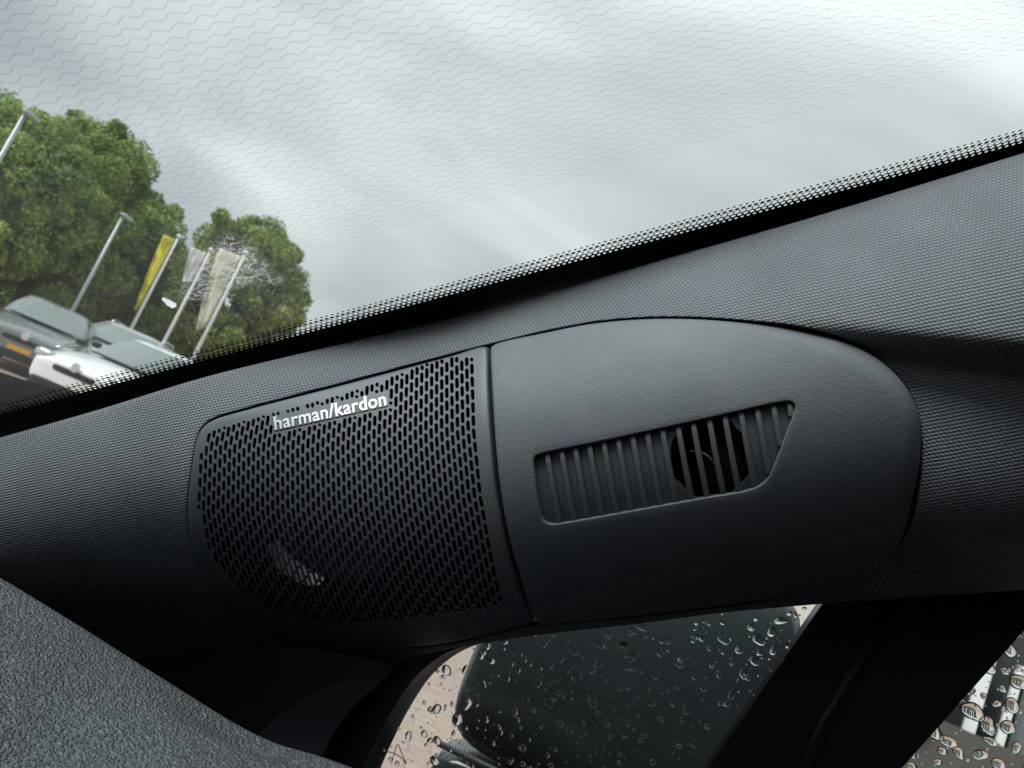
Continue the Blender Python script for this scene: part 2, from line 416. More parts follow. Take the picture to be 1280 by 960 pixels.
# windscreen line just behind the trim edge
eL = pix_surf([(0, 546)], h_trim)[0]; eR = pix_surf([(1280, 190)], h_trim)[0]
dL = (eL - C0) @ Fw; dR = (eR - C0) @ Fw
panel('trim_skin', resample(ccw(trim_out), 0.006), [inset(pod_uv_r, -0.0006)], h_trim, MATS['weave_plastic'], trim,
      r_out=0.004, skirt=0.05, r_hole=0.001, hole_skirt=0.02, grid=0.006)
panel('pillar_core', resample(ccw(trim_out), 0.012), [], lambda u, v: h_trim(u, v) - 0.075, MATS['void_black'], trim, r_out=0.0, skirt=0.0, grid=0.02)

W0 = at(0, 518, dL + 0.012); W1 = at(1280, 178, dR + 0.012)
WE = nrm(W1 - W0); WN = nrm(np.cross(WE, CL)); WL = nrm(np.cross(WN, WE))
if WL @ CL < 0: WL = -WL
if WN @ (C0 - W0) < 0: WN = -WN
def wpt(a, b, off=0.0): return W0 + WE * a + WL * b + WN * off
def w_ab(px, py):
    r = ray(px, py); t = ((W0 - C0) @ WN) / (r @ WN); P = C0 + r * t - W0; return P @ WE, P @ WL
WLEN = float(np.linalg.norm(W1 - W0))

# ------------------------------------------------------------------ windscreen
ws = empty('windscreen', wpt(WLEN * 0.5, 0), 'heated car windscreen with black dotted border under grey sky', 'windscreen')
A0, A1, B0, B1 = -0.28, WLEN + 0.14, -0.05, 1.25
WG = lambda a, b: wpt(a, b, -0.004)
obj('pane', [WG(A0, B0), WG(A1, B0), WG(A1, B1), WG(A0, B1)], [(0, 1, 2, 3)], MATS['windscreen_glass'], ws, False)
obj('border_band', [wpt(A0, B0, 0.0005), wpt(A1, B0, 0.0005), wpt(A1, 0, 0.0005), wpt(A0, 0, 0.0005)], [(0, 1, 2, 3)], MATS['frit'], ws, False)
def frit_dots():
    V = []; F = []; p = 0.0046; rp = p * 0.98; n = 14
    def dot(a, b, r):
        k = len(V); V.extend(wpt(a + r * math.cos(2 * math.pi * i / n), b + r * math.sin(2 * math.pi * i / n), 0.0005) for i in range(n)); F.append(tuple(range(k, k + n)))
    def holecell(a, b, w, h, r):
        k = len(V); q = []
        for i in range(n):
            t = 2 * math.pi * (i + 0.5) / n; c, s_ = math.cos(t), math.sin(t)
            sc = min(w / 2 / max(abs(c), 1e-6), h / 2 / max(abs(s_), 1e-6))
            V.append(wpt(a + r * c, b + r * s_, 0.0005)); q.append((a + sc * c, b + sc * s_))
        V.extend(wpt(x, y, 0.0005) for x, y in q)
        for i in range(n):
            j = (i + 1) % n; F.append((k + i, k + j, k + n + j, k + n + i))
        for i in range(n):      # square corners
            j = (i + 1) % n; (xa, ya), (xb, yb) = q[i], q[j]
            if abs(abs(xa - a) - w / 2) < 1e-9 and abs(abs(yb - b) - h / 2) < 1e-9 or abs(abs(ya - b) - h / 2) < 1e-9 and abs(abs(xb - a) - w / 2) < 1e-9:
                cxn = a + math.copysign(w / 2, (xa - a) + (xb - a)); cyn = b + math.copysign(h / 2, (ya - b) + (yb - b))
                V.append(wpt(cxn, cyn, 0.0005)); F.append((k + n + i, k + n + j, len(V) - 1))
    cnt = int((WLEN + 0.25) / p)
    for i in range(-24, cnt):
        a = i * p
        for row, r in enumerate((0.0012, 0.0017, 0.0021)):
            holecell(a + (row % 2) * p / 2, rp * (row + 0.5), p, rp, min(r, rp * 0.49))
        for row, r in enumerate((0.0017, 0.0011)):
            dot(a + ((row + 4) % 2) * p / 2, rp * (3 + row + 0.5), r)
    o = obj('border_dots', V, F, MATS['frit'], ws, False); o['kind'] = 'stuff'
frit_dots()
for k in range(58):
    b = 0.113 + k * 0.0056; pts = []; per = 0.0108
    ph = random.uniform(0, 1) if k % 5 == 0 else (k * 0.31) % 1
    a = -0.05 - ph * per; wv = 0.00007
    while a < WLEN + 0.12:
        for fx, y in ((0, 0), (0.22, 0.0), (0.5, 1), (0.72, 1)):
            pts.append((a + fx * per, b + (y - 0.5) * 0.0022 + random.uniform(-2, 2) * 1e-4))
        a += per * random.uniform(0.95, 1.05)
    V = []; F = []
    for i, (x, y) in enumerate(pts):
        V += [wpt(x, y - wv, -0.002), wpt(x, y + wv, -0.002)]
        if i: F.append((2 * i - 2, 2 * i - 1, 2 * i + 1, 2 * i))
    obj('heating_wire', V, F, MATS['wire'], ws, False)

# ------------------------------------------------------------------ dried splash on the windscreen
def splat_material():
    m = bpy.data.materials.new('dried_splash'); m.use_nodes = True; nt = m.node_tree; nt.nodes.clear(); x = NT(nt)
    out = x.n('ShaderNodeOutputMaterial'); tr = x.n('ShaderNodeBsdfTransparent')
    df = x.n('ShaderNodeBsdfDiffuse'); df.inputs[0].default_value = (0.8, 0.8, 0.77, 1)
    tl = x.n('ShaderNodeBsdfTranslucent'); tl.inputs[0].default_value = (0.8, 0.8, 0.77, 1)
    ms = x.n('ShaderNodeMixShader'); ms.inputs[0].default_value = 0.55; x.l(df.outputs[0], ms.inputs[1]); x.l(tl.outputs[0], ms.inputs[2])
    uv = x.n('ShaderNodeUVMap'); sp = x.n('ShaderNodeSeparateXYZ'); x.l(uv.outputs[0], sp.inputs[0])
    t = x.n('ShaderNodeTexNoise', Scale=110.0, Detail=7.0, Roughness=0.62, Distortion=0.6); x.l(uv.outputs[0], t.inputs['Vector'])
    t2 = x.n('ShaderNodeTexNoise', Scale=38.0, Detail=3.0); x.l(uv.outputs[0], t2.inputs['Vector'])
    ridge = x.m('ABSOLUTE', x.m('SUBTRACT', t.outputs['Fac'], 0.5))
    line = x.m('SUBTRACT', 1.0, x.m('MINIMUM', x.m('MULTIPLY', ridge, 26.0), 1.0))
    edge = sp.outputs[2]
    at_ = x.n('ShaderNodeAttribute', attribute_name='fade')
    msk = x.m('MULTIPLY', at_.outputs['Fac'], 1.3)
    body = x.m('MULTIPLY', x.m('MULTIPLY', t.outputs['Fac'], t2.outputs['Fac']), 0.32)
    fac = x.m('MULTIPLY', x.m('ADD', x.m('MULTIPLY', line, 0.62), body), x.m('MINIMUM', x.m('MULTIPLY', x.m('MAXIMUM', x.m('SUBTRACT', x.m('ADD', msk, x.m('MULTIPLY', t2.outputs['Fac'], 0.9)), 0.72), 0.0), 3.0), 1.0))
    mx = x.n('ShaderNodeMixShader'); x.l(fac, mx.inputs[0]); x.l(tr.outputs[0], mx.inputs[1]); x.l(ms.outputs[0], mx.inputs[2]); x.l(mx.outputs[0], out.inputs[0])
    return m
def dried_white():
    m = bpy.data.materials.new('dried_white'); m.use_nodes = True; nt = m.node_tree; nt.nodes.clear(); x = NT(nt)
    out = x.n('ShaderNodeOutputMaterial'); df = x.n('ShaderNodeBsdfDiffuse'); tl = x.n('ShaderNodeBsdfTranslucent')
    for q in (df, tl): q.inputs[0].default_value = (0.85, 0.86, 0.82, 1)
    ms = x.n('ShaderNodeMixShader'); ms.inputs[0].default_value = 0.6; x.l(df.outputs[0], ms.inputs[1]); x.l(tl.outputs[0], ms.inputs[2]); x.l(ms.outputs[0], out.inputs[0]); return m
def splash():
    outl = [(200, 376), (222, 340), (240, 310), (268, 285), (300, 270), (335, 290), (350, 320), (372, 350), (368, 366), (330, 362), (300, 372), (262, 384), (225, 392)]
    pts = crom(outl, True, 4); ab = np.array([w_ab(*p) for p in pts]); c = np.array(w_ab(285, 335))
    V = []; UV = []; fade = []; F = []; n = len(ab); rings = 6
    for r in range(rings + 1):
        f = r / rings
        for q in ab:
            p = c + (q - c) * max(f, 0.01); V.append(wpt(p[0], p[1], -0.0015)); UV.append(tuple(p)); fade.append(1 - f)
    for r in range(rings):
        for i in range(n):
            j = (i + 1) % n; F.append((r * n + i, r * n + j, (r + 1) * n + j, (r + 1) * n + i))
    o = obj('dried_splash', V, F, splat_material(), None, False, UV)
    at_ = o.data.attributes.new('fade', 'FLOAT', 'POINT'); at_.data.foreach_set('value', fade)
    tag(o, 'whitish dried splash smeared on the windscreen in front of the flags', 'splash')
    # thick white blob at its lower end
    V = []; F = []; cc = np.array(w_ab(212, 381)); ex = np.array(w_ab(220, 383)) - cc; ey = np.array(w_ab(208, 375)) - cc
    n = 26; V.append(wpt(cc[0], cc[1], -0.0004))
    for r in (0.5, 1.0):
        for i in range(n):
            t = 2 * math.pi * i / n; w = r * (1 + 0.12 * math.sin(3 * t + 1) + 0.08 * math.sin(7 * t))
            p = cc + ex * w * math.cos(t) + ey * w * math.sin(t); V.append(wpt(p[0], p[1], 0.0010 * (1 - r) - 0.0014))
    for i in range(n):
        j = (i + 1) % n; F.append((0, 1 + i, 1 + j)); F.append((1 + i, 1 + n + i, 1 + n + j, 1 + j))
    b = obj('droppings_blob', V, F, dried_white(), None, True)
    tag(b, 'small thick white blob below the dried splash on the windscreen', 'blob')
splash()

# ------------------------------------------------------------------ cabin shell around us (behind and above the lens)
def quad(name, pts, m, kind='structure', parent=None):
    o = obj(name, pts, [(0, 1, 2, 3)], m, parent, False)
    if parent is None: o['kind'] = kind
    return o
SIDE_P = at(800, 830, 0.66)                       # a point on the side glass
def sidept(px, py, off=0.0):                      # photograph point on the side plane (off = towards us)
    r = ray(px, py); P0 = SIDE_P + CL * off; return C0 + r * (((P0 - C0) @ CL) / (r @ CL))
def side_fz(px, py):
    P = sidept(px, py) - SIDE_P; return P @ CF, P[2]
def sfz(f, z, off=0.0): return SIDE_P + CF * f + UPZ * z + CL * off
RT0 = wpt(A1, B0); RT1 = wpt(A1, B1)
zr = RT0[2] - SIDE_P[2]; zl = RT1[2] - SIDE_P[2]; fr0 = (RT0 - SIDE_P) @ CF; fr1 = (RT1 - SIDE_P) @ CF
LW = (RT1 - SIDE_P) @ CL
M_L = MATS['lining']
quad('headliner', [RT0, RT1, sfz(fr1 - 1.5, zl + 0.02, LW), sfz(fr0 - 1.5, zr + 0.02, 0.05)], M_L)
quad('cabin_wall_rear', [sfz(fr0 - 1.5, zr + 0.1, -0.1), sfz(fr0 - 1.5, zr + 0.1, LW), sfz(fr0 - 1.5, -0.9, LW), sfz(fr0 - 1.5, -0.9, -0.1)], M_L)
quad('cabin_blocker_wall', [sfz(fr0 - 1.5, zr + 0.1, LW), sfz(0.9, zr + 0.1, LW), sfz(0.9, -0.9, LW), sfz(fr0 - 1.5, -0.9, LW)], M_L)  # unseen wall left without its window, to block fill light
quad('cabin_floor', [sfz(fr0 - 1.5, -0.75, -0.05), sfz(fr0 - 1.5, -0.75, LW), sfz(0.9, -0.75, LW), sfz(0.9, -0.75, -0.05)], M_L)
quad('cabin_wall_front', [sfz(0.75, -0.75, -0.1), sfz(0.75, -0.75, LW), sfz(0.75, 0.0, LW), sfz(0.75, 0.0, -0.1)], M_L)

# ------------------------------------------------------------------ door frame with its two window openings
SU, SV = CF, UPZ
def side_panel(name, outer_fz, holes_fz, m, parent, off, thick):
    outer = ccw(np.asarray(outer_fz)); P = [tuple(p) for p in outer]; faces = [list(range(len(P)))]; E = [(i, (i + 1) % len(P)) for i in range(len(P))]
    hl = []
    for h in holes_fz:
        h = ccw(np.asarray(h)); b = len(P); P += [tuple(p) for p in h]; ids = list(range(b, len(P))); hl.append(ids); faces.append(ids)
        E += [(ids[i], ids[(i + 1) % len(ids)]) for i in range(len(ids))]
    vo, eo, fo, ov, oe, of = delaunay_2d_cdt([Vector(p) for p in P], E, faces, 0, 1e-7)
    F = [f for f, s_ in zip(fo, of) if list(s_) == [0]]
    V = [sfz(p[0], p[1], off) for p in vo]; n0 = len(V)
    V += [sfz(p[0], p[1], off - thick) for p in vo]; F += [tuple(i + n0 for i in f)[::-1] for f in list(F)]
    def wall(ids, flip):
        b = len(V); n = len(ids)
        for d in (0, thick): V.extend(sfz(P[i][0], P[i][1], off - d) for i in ids)
        for i in range(n):
            j = (i + 1) % n; q = (b + i, b + j, b + n + j, b + n + i); F.append(q if flip else q[::-1])
    wall(faces[0], True)
    for ids in hl: wall(ids, False)
    return obj(name, V, F, m, parent, True, sharp=30)
q_px = crom([(640, 790), (600, 803), (565, 818), (532, 846), (506, 884), (484, 926), (468, 962), (450, 1010)], False, 5)
q_fz = [side_fz(*p) for p in q_px] + [side_fz(*p) for p in ((840, 1010), (880, 960), (1015, 766), (1080, 672), (900, 650), (700, 700))]
d_fz = [side_fz(*p) for p in ((1062, 1010), (1108, 961), (1284, 763), (1420, 620), (1950, 420), (2300, 1010))]
fr_px = [(300, 1060), (300, 700), (640, 560), (1000, 470), (1400, 300), (2500, 300), (2500, 1060)]
dfz = [side_fz(*p) for p in fr_px]
dfz[0] = (dfz[0][0] + 0.5, -0.75); dfz[1] = (dfz[1][0] + 0.5, dfz[1][1]); dfz[-1] = (dfz[-1][0] - 0.3, -0.75); dfz[-2] = (dfz[-2][0] - 0.3, zr + 0.1); dfz[-3] = (dfz[-3][0], zr)
door = empty('car_door', sfz(0, -0.3), 'black inner door frame and slanted window post beside the pillar', 'car door')
side_panel('window_frame', dfz, [q_fz, d_fz], MATS['satin_black'], door, 0.03, 0.045)
# soft ridge along the slanted post
ra = [sidept(990, 990, 0.031), sidept(1032, 900, 0.031), sidept(1100, 790, 0.031), sidept(1180, 690, 0.031)]
MB().tube(ra, 0.006, 14).build('post_trim', MATS['satin_black'], door, True)
# door corner cover (sail) left of the glass
sp_px = [(300, 1010), (372, 900), (412, 868), (470, 842), (520, 830), (470, 880), (440, 930), (420, 1010)]
side_panel('corner_cover', [side_fz(*p) for p in crom(sp_px, True, 4)], [], mat('corner_plastic', (0.022, 0.026, 0.032), 0.5, build=grainy(0.2, 0.0006, 700.0)), door, 0.055, 0.02)
def pane(name, fz, label, off):
    fz = ccw(np.array(fz)); V = [sfz(f, z, off) for f, z in fz]
    o = obj(name, V, [tuple(range(len(V)))], MATS['window_glass'], None, False); return tag(o, label, 'window')
def grow(fz, d): return inset(ccw(np.array(fz)), -d)
pane('quarter_window', grow(q_fz, 0.004), 'small rain-spotted quarter window below the pillar pod', 0.0)
pane('door_window', grow(d_fz, 0.004), 'rain-spotted door window right of the slanted black post', 0.0)

# ------------------------------------------------------------------ raindrops on the side glass
def drop_mesh(seed, n=24):
    r = random.Random(seed); V = [(0, 0, 1.0)]; F = []; rings = (0.25, 0.48, 0.68, 0.84, 0.94, 1.0)
    am = [r.uniform(-.13, .13), r.uniform(-.16, .16), r.uniform(-.07, .07), r.uniform(-.03, .03)]; ph = [r.uniform(0, 6.28) for _ in range(4)]
    for q in rings:
        for i in range(n):
            t = 2 * math.pi * i / n; w = q * (1 + sum(a * math.cos((k + 1) * t + p) for k, (a, p) in enumerate(zip(am, ph))) * (0.4 + 0.6 * q))
            V.append((w * math.cos(t), w * math.sin(t), (1 - q * q) ** 0.75 if q < 1 else 0.0))
    for i in range(n):
        j = (i + 1) % n; F.append((0, 1 + i, 1 + j))
        for k in range(len(rings) - 1): F.append((1 + k * n + i, 1 + (k + 1) * n + i, 1 + (k + 1) * n + j, 1 + k * n + j))
    last = 1 + (len(rings) - 1) * n
    F.append(tuple(last + i for i in range(n))[::-1])
    return V, F
DROPS = [drop_mesh(k) for k in range(9)]
drop_me = []
for k, (V, F) in enumerate(DROPS):
    me = bpy.data.meshes.new('raindrop'); me.from_pydata(V, [], F); me.materials.append(MATS['water']); me.polygons.foreach_set('use_smooth', [True] * len(me.polygons)); drop_me.append(me)
NX = -CL                                              # outwards
def drop_matrix(px, py, rx, ry, rz_, ang):
    p = sidept(px, py) + NX * 0.0012
    ex = CF * math.cos(ang) + UPZ * math.sin(ang); ey = np.cross(NX, ex)
    return Matrix(((ex[0] * rx, ey[0] * ry, NX[0] * rz_, p[0]), (ex[1] * rx, ey[1] * ry, NX[1] * rz_, p[1]), (ex[2] * rx, ey[2] * ry, NX[2] * rz_, p[2]), (0, 0, 0, 1)))
def big_drop(px, py, w, h, label, group):
    o = bpy.data.objects.new('raindrop', random.choice(drop_me)); COL.objects.link(o)
    s_ = 0.66 / FPX * 0.5
    o.matrix_world = drop_matrix(px, py, w * s_, h * s_, min(w, h) * s_ * 0.55, random.uniform(-0.6, 0.6)); tag(o, label, 'raindrop', group)
ql = 'raindrop clinging to the small quarter window'; qg = 'raindrops on the quarter window'
dl = 'raindrop clinging to the door window right of the post'; dg = 'raindrops on the door window'
for px, py, w, h in [(558, 838, 15, 12), (581, 837, 8, 11), (545, 886, 12, 13), (583, 880, 14, 18), (571, 899, 17, 16), (609, 808, 12, 12), (601, 820, 10, 9), (612, 826, 13, 10), (628, 803, 13, 8),
                     (748, 806, 16, 11), (802, 784, 18, 9), (717, 816, 13, 9), (680, 806, 10, 8), (715, 831, 11, 12), (760, 793, 12, 10), (780, 807, 14, 11), (794, 821, 11, 11), (790, 788, 13, 10), (776, 806, 13, 12),
                     (813, 878, 14, 10), (687, 832, 9, 9), (672, 855, 10, 12), (700, 867, 13, 8), (720, 846, 14, 12), (643, 890, 9, 12), (685, 880, 15, 8), (850, 830, 12, 10), (836, 800, 12, 10),
                     (870, 795, 14, 11), (905, 800, 16, 13), (925, 812, 14, 12), (948, 800, 17, 15), (965, 790, 13, 12), (968, 812, 12, 14), (944, 826, 15, 12), (930, 842, 12, 15), (975, 776, 16, 10), (940, 784, 12, 10),
                     (900, 842, 10, 12), (915, 868, 9, 14), (880, 860, 10, 10), (857, 888, 9, 11), (510, 921, 10, 12), (530, 918, 9, 9), (543, 951, 14, 11), (757, 905, 10, 9), (700, 905, 10, 8), (653, 935, 9, 11), (546, 926, 12, 10), (748, 830, 10, 12), (820, 845, 11, 9), (775, 860, 9, 10)]:
    big_drop(px, py, w, h, ql, qg)
for px, py, w, h in [(1249, 810, 14, 12), (1262, 813, 16, 14), (1235, 834, 19, 16), (1257, 839, 9, 8), (1273, 853, 17, 19), (1215, 889, 25, 20), (1236, 909, 18, 20), (1266, 882, 14, 18), (1261, 910, 17, 14), (1246, 880, 9, 8),
                     (1170, 917, 16, 17), (1185, 927, 21, 11), (1199, 942, 14, 11), (1225, 944, 16, 12), (1239, 927, 14, 9), (1248, 955, 16, 12), (1145, 926, 10, 8), (1156, 915, 9, 8), (1178, 939, 10, 10), (1254, 862, 8, 8), (1197, 873, 13, 9), (1213, 864, 11, 9), (1272, 935, 11, 12), (1140, 958, 12, 9), (1172, 953, 9, 8)]:
    big_drop(px, py, w, h, dl, dg)
def small_drops(name, n, box, smin, smax, poly, label):
    V = []; F = []; r = random.Random(hash(label) % 1000 if False else len(label)); k = 0; pl = np.array(poly)
    while k < n:
        px, py = r.uniform(box[0], box[2]), r.uniform(box[1], box[3])
        if not inside(np.array([side_fz(px, py)]), pl)[0]: k += 0.2; continue
        w = smin + (smax - smin) * r.random() ** 2.5; s_ = 0.66 / FPX * 0.5
        M = drop_matrix(px, py, w * s_, w * s_ * r.uniform(0.6, 1.2), w * s_ * 0.5, r.uniform(0, 3)); M = np.array(M)
        dv, dfc = DROPS[r.randrange(9)]; b = len(V)
        V.extend((M @ np.array([*p, 1]))[:3] for p in dv); F.extend(tuple(i + b for i in f) for f in dfc); k += 1
    o = obj(name, V, F, MATS['water'], None, True); tag(o, label, 'raindrops', kind='stuff')
small_drops('fine_raindrops', 520, (460, 760, 1020, 962), 1.6, 8.0, q_fz, 'fine rain droplets speckling the quarter window')
small_drops('fine_raindrops', 110, (1100, 760, 1285, 962), 2.0, 7.0, d_fz, 'fine rain droplets speckling the door window right of the post')

# ================================================================== THE POD ON THE PILLAR
pod = empty('speaker_pod', surf(0, 0, 0)[0], 'dark grey speaker and vent pod set into the pillar trim', 'speaker pod')
g_px = [(606.5, 434), (560, 446), (440, 478), (300, 514.5), (266, 525), (254, 533), (246, 545), (236.5, 600), (233.5, 650), (241, 690), (262, 730), (301, 771), (351, 799), (400, 811), (460, 812), (560, 804), (640, 786), (661, 780), (662, 772), (646, 728), (632, 680), (620, 620), (612.5, 545), (609, 480), (608, 440)]
c_px = [(613.5, 433), (680, 416), (740, 404.5), (800, 399), (860, 398.5), (930, 403), (1000, 411), (1060, 426), (1104, 449), (1136, 480), (1154, 517), (1157, 560), (1149, 617), (1134, 667), (1108, 702), (1058, 728), (950, 751), (800, 770), (700, 779.5), (676, 780), (665, 769), (652, 728), (638, 680), (626, 620), (618, 545), (614, 480), (612.5, 440)]
g_uv = resample(ccw(pix_uv(crom(g_px, True, 6), h_pod)), 0.003)
c_uv = resample(ccw(pix_uv(crom(c_px, True, 6), h_pod)), 0.003)

# --- slots of the loudspeaker grille
Ry = [430, 449, 540, 620, 690, 757, 790]; Rx = [589.5, 589.5, 592, 600, 612, 626, 635]
Ly = [430, 470, 560, 640, 700, 757, 790]; Lx = [285, 272, 252, 248, 258, 277, 292]
reg = np.array(crom([(592, 447), (594, 520), (600, 580), (608, 640), (618, 700), (627, 752), (600, 762), (560, 768), (480, 777), (400, 778), (350, 766), (300, 736), (266, 696), (249, 645), (249, 585), (256, 550), (263, 540), (275, 535), (430, 492)], True, 4))
logo_a, logo_b = np.array([345.0, 537.0]), np.array([484.0, 506.0])
lex = nrm(logo_b - logo_a); ley = np.array([lex[1], -lex[0]])
LW_PX = float(np.linalg.norm(logo_b - logo_a))
def in_logo(p):
    d = p - logo_a; x = d @ lex; y = d @ ley
    return (x > -4) & (x < LW_PX + 4) & (y > -4.5) & (y < 16.5)
slots_px = []
ncol = 55; wcol = np.linspace(5.5, 6.5, ncol - 1); sc = np.r_[0, np.cumsum(wcol)]; sc /= sc[-1]
PITCH_S, LEN_S, HW_S = 16.4, 14.2, 2.3
ys = np.arange(440, 785, 0.5)
for i in range(ncol):
    xs = np.interp(ys, Ly, Lx) * (1 - sc[i]) + np.interp(ys, Ry, Rx) * sc[i]
    P = np.stack([xs, ys], 1); ok = inside(P, reg) & ~in_logo(P)
    y0 = 449 + (589 - xs[0]) * 0.262 + (-i * 0.27 % 1) * PITCH_S - 3 * PITCH_S
    a_next = y0
    while a_next < 785:
        a = a_next; st_ = PITCH_S * (0.97 + 0.15 * np.clip((a - 450) / 310, 0, 1)); b = a + st_ - 2.2; a_next += st_
        sel = ok & (ys >= a) & (ys <= b)
        if not sel.any(): continue
        idx = np.where(sel)[0]
        for run in np.split(idx, np.where(np.diff(idx) > 1)[0] + 1):
            ya, yb = ys[run[0]], ys[run[-1]]
            if yb - ya < 3.0: continue
            if yb - ya < 2 * HW_S: ya, yb = (ya + yb) / 2 - HW_S, (ya + yb) / 2 + HW_S
            cxa = np.interp(ya + HW_S, ys, xs); cxb = np.interp(yb - HW_S, ys, xs)
            dv = nrm(np.array([cxb - cxa, max(yb - ya - 2 * HW_S, 0.01)]))
            pn = np.array([-dv[1], dv[0]]); hw = HW_S * (0.92 + 0.12 * sc[i]); cap = []
            for t in np.linspace(0, math.pi, 6): cap.append(np.array([cxa, ya + HW_S]) + hw * (math.cos(t) * pn - math.sin(t) * dv))
            for t in np.linspace(0, math.pi, 6): cap.append(np.array([cxb, yb - HW_S]) + hw * (-math.cos(t) * pn + math.sin(t) * dv))
            slots_px.append(cap)
flat = pix_uv(np.array(slots_px).reshape(-1, 2), h_pod).reshape(len(slots_px), -1, 2)
grille = panel('speaker_grille', g_uv, list(flat), h_pod, MATS['grille_plastic'], pod, r_out=0.0022, skirt=0.016, hole_skirt=0.0014, grid=0.006)
# back of the grille housing
panel('speaker_box', inset(g_uv, 0.002), [], lambda u, v: h_pod(u, v) - 0.055, MATS['void_black'], pod, r_out=0.0, skirt=0.0, grid=0.015)

# --- wordmark badge
def text_mesh(body):
    cu = bpy.data.curves.new('txt', 'FONT'); cu.body = body; cu.size = 1.0; cu.extrude = 0.5; cu.offset = 0.014; cu.bevel_depth = 0.0; cu.resolution_u = 4
    cu.space_character = 1.06
    o = bpy.data.objects.new('txt', cu); COL.objects.link(o)
    dg_ = bpy.context.evaluated_depsgraph_get(); me = bpy.data.meshes.new_from_object(o.evaluated_get(dg_))
    bpy.data.objects.remove(o); return me
me = text_mesh('harman/kardon')
co = np.array([tuple(v.co) for v in me.vertices]); x0, x1 = co[:, 0].min(), co[:, 0].max()
sx = LW_PX / (x1 - x0); sy = sx * 1.06
pxs = logo_a + np.outer((co[:, 0] - x0) * sx, lex) + np.outer(co[:, 1] * sy, ley) + np.outer(co[:, 1] * sy * 0.10, lex)
tuv = pix_uv(pxs, h_pod)
tw = surf(tuv[:, 0], tuv[:, 1], h_pod(tuv[:, 0], tuv[:, 1]) + np.where(co[:, 2] > 0, 0.0013, -0.0005))
for v, p in zip(me.vertices, tw): v.co = p
me.name = 'wordmark'; link_mesh('wordmark', me, MATS['silver'], grille, False)['label'] = 'raised silver lettering on the speaker grille'
bp = [logo_a + x * lex + y * ley for x, y in ((-3, -2.2), (LW_PX + 2, -2.2), (LW_PX + 3.5, 10.5), (LW_PX * 0.9, 12.8), (LW_PX * 0.55, 12.8), (LW_PX * .5, 11), (10, 12.0), (0, 12.0))]
bu = resample(ccw(pix_uv(bp, h_pod)), 0.002)
panel('wordmark_plate', bu, [], lambda u, v: h_pod(u, v) + 0.0005, MATS['grille_plastic'], grille, r_out=0.0005, skirt=0.0009, grid=0.006)

# --- loudspeaker behind the grille
_cu = pix_uv([(402, 672)], h_pod)[0]; _e = 0.004
_p = [surf(_cu[0] + a, _cu[1] + b, h_pod(_cu[0] + a, _cu[1] + b))[0] for a, b in ((_e, 0), (-_e, 0), (0, _e), (0, -_e))]
sn = nrm(np.cross(_p[0] - _p[1], _p[2] - _p[3])); sn = sn if sn @ PN > 0 else -sn
spc = pix_surf([(402, 672)], h_pod)[0] - sn * 0.024
MB().lathe(spc, sn, [(0.050, 0.002), (0.047, 0.005), (0.042, 0.002), (0.038, -0.001), (0.018, -0.010), (0.014, -0.010)], 48).build('speaker_cone', MATS['cone_paper'], pod, True)
MB().lathe(spc, sn, [(0.015, -0.010), (0.014, -0.006), (0.010, -0.002), (0.002, -0.0005), (0.0001, -0.0004)], 32).build('dust_cap', MATS['satin_black'], pod, True)
def glint_arc():  # pale arc paints in a bright reflection behind the grille slots
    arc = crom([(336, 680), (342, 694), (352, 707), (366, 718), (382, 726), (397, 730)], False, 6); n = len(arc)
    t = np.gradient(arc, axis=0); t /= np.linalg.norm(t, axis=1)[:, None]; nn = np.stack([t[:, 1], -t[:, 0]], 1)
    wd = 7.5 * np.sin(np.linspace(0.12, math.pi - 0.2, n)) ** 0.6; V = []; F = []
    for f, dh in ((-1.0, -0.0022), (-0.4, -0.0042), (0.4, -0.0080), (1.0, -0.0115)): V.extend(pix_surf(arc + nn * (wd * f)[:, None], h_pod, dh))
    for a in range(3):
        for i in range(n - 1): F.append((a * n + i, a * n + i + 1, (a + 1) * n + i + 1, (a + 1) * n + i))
    obj('painted_glint', V, F, mat('glint_paint', (0.94, 0.94, 0.92), 0.3, metal=0.0), pod, True)
glint_arc()

# --- cover with the air vent
vent_px = [(667, 577), (668, 571), (674, 568), (760, 550), (880, 524), (978, 502.5), (989, 502), (994, 507), (992, 516), (980, 549), (966, 586), (957, 601), (940, 611), (880, 622), (780, 640), (700, 654), (688, 655), (679, 651), (675, 640), (670, 605)]
vent_uv = resample(ccw(pix_uv(crom(vent_px, True, 5), h_pod)), 0.0022)
rc = 0.0022 + 0.011 * sstep((c_uv[:, 0] - 0.14) / 0.10) * sstep((c_uv[:, 1] + 0.11) / 0.05)
cover = panel('pod_cover', c_uv, [vent_uv], h_pod, MATS['pod_plastic'], pod, r_out=rc, r_hole=0.0011, skirt=0.022, hole_skirt=0.006, grid=0.0045, rings=(0.0, 0.06, 0.2, 0.45, 0.7, 1.0))
circ = [(888 + 51 * math.cos(t) * (1 - 0.03 * math.cos(8 * t)), 573 + 52 * math.sin(t) * (1 - 0.03 * math.cos(8 * t))) for t in np.linspace(0, 2 * math.pi, 49)[:-1]]
h_back = lambda u, v: h_pod(u, v) - 0.0055
circ_uv = pix_uv(circ, h_back)
vb = resample(ccw(inset(vent_uv, -0.006)), 0.0022)
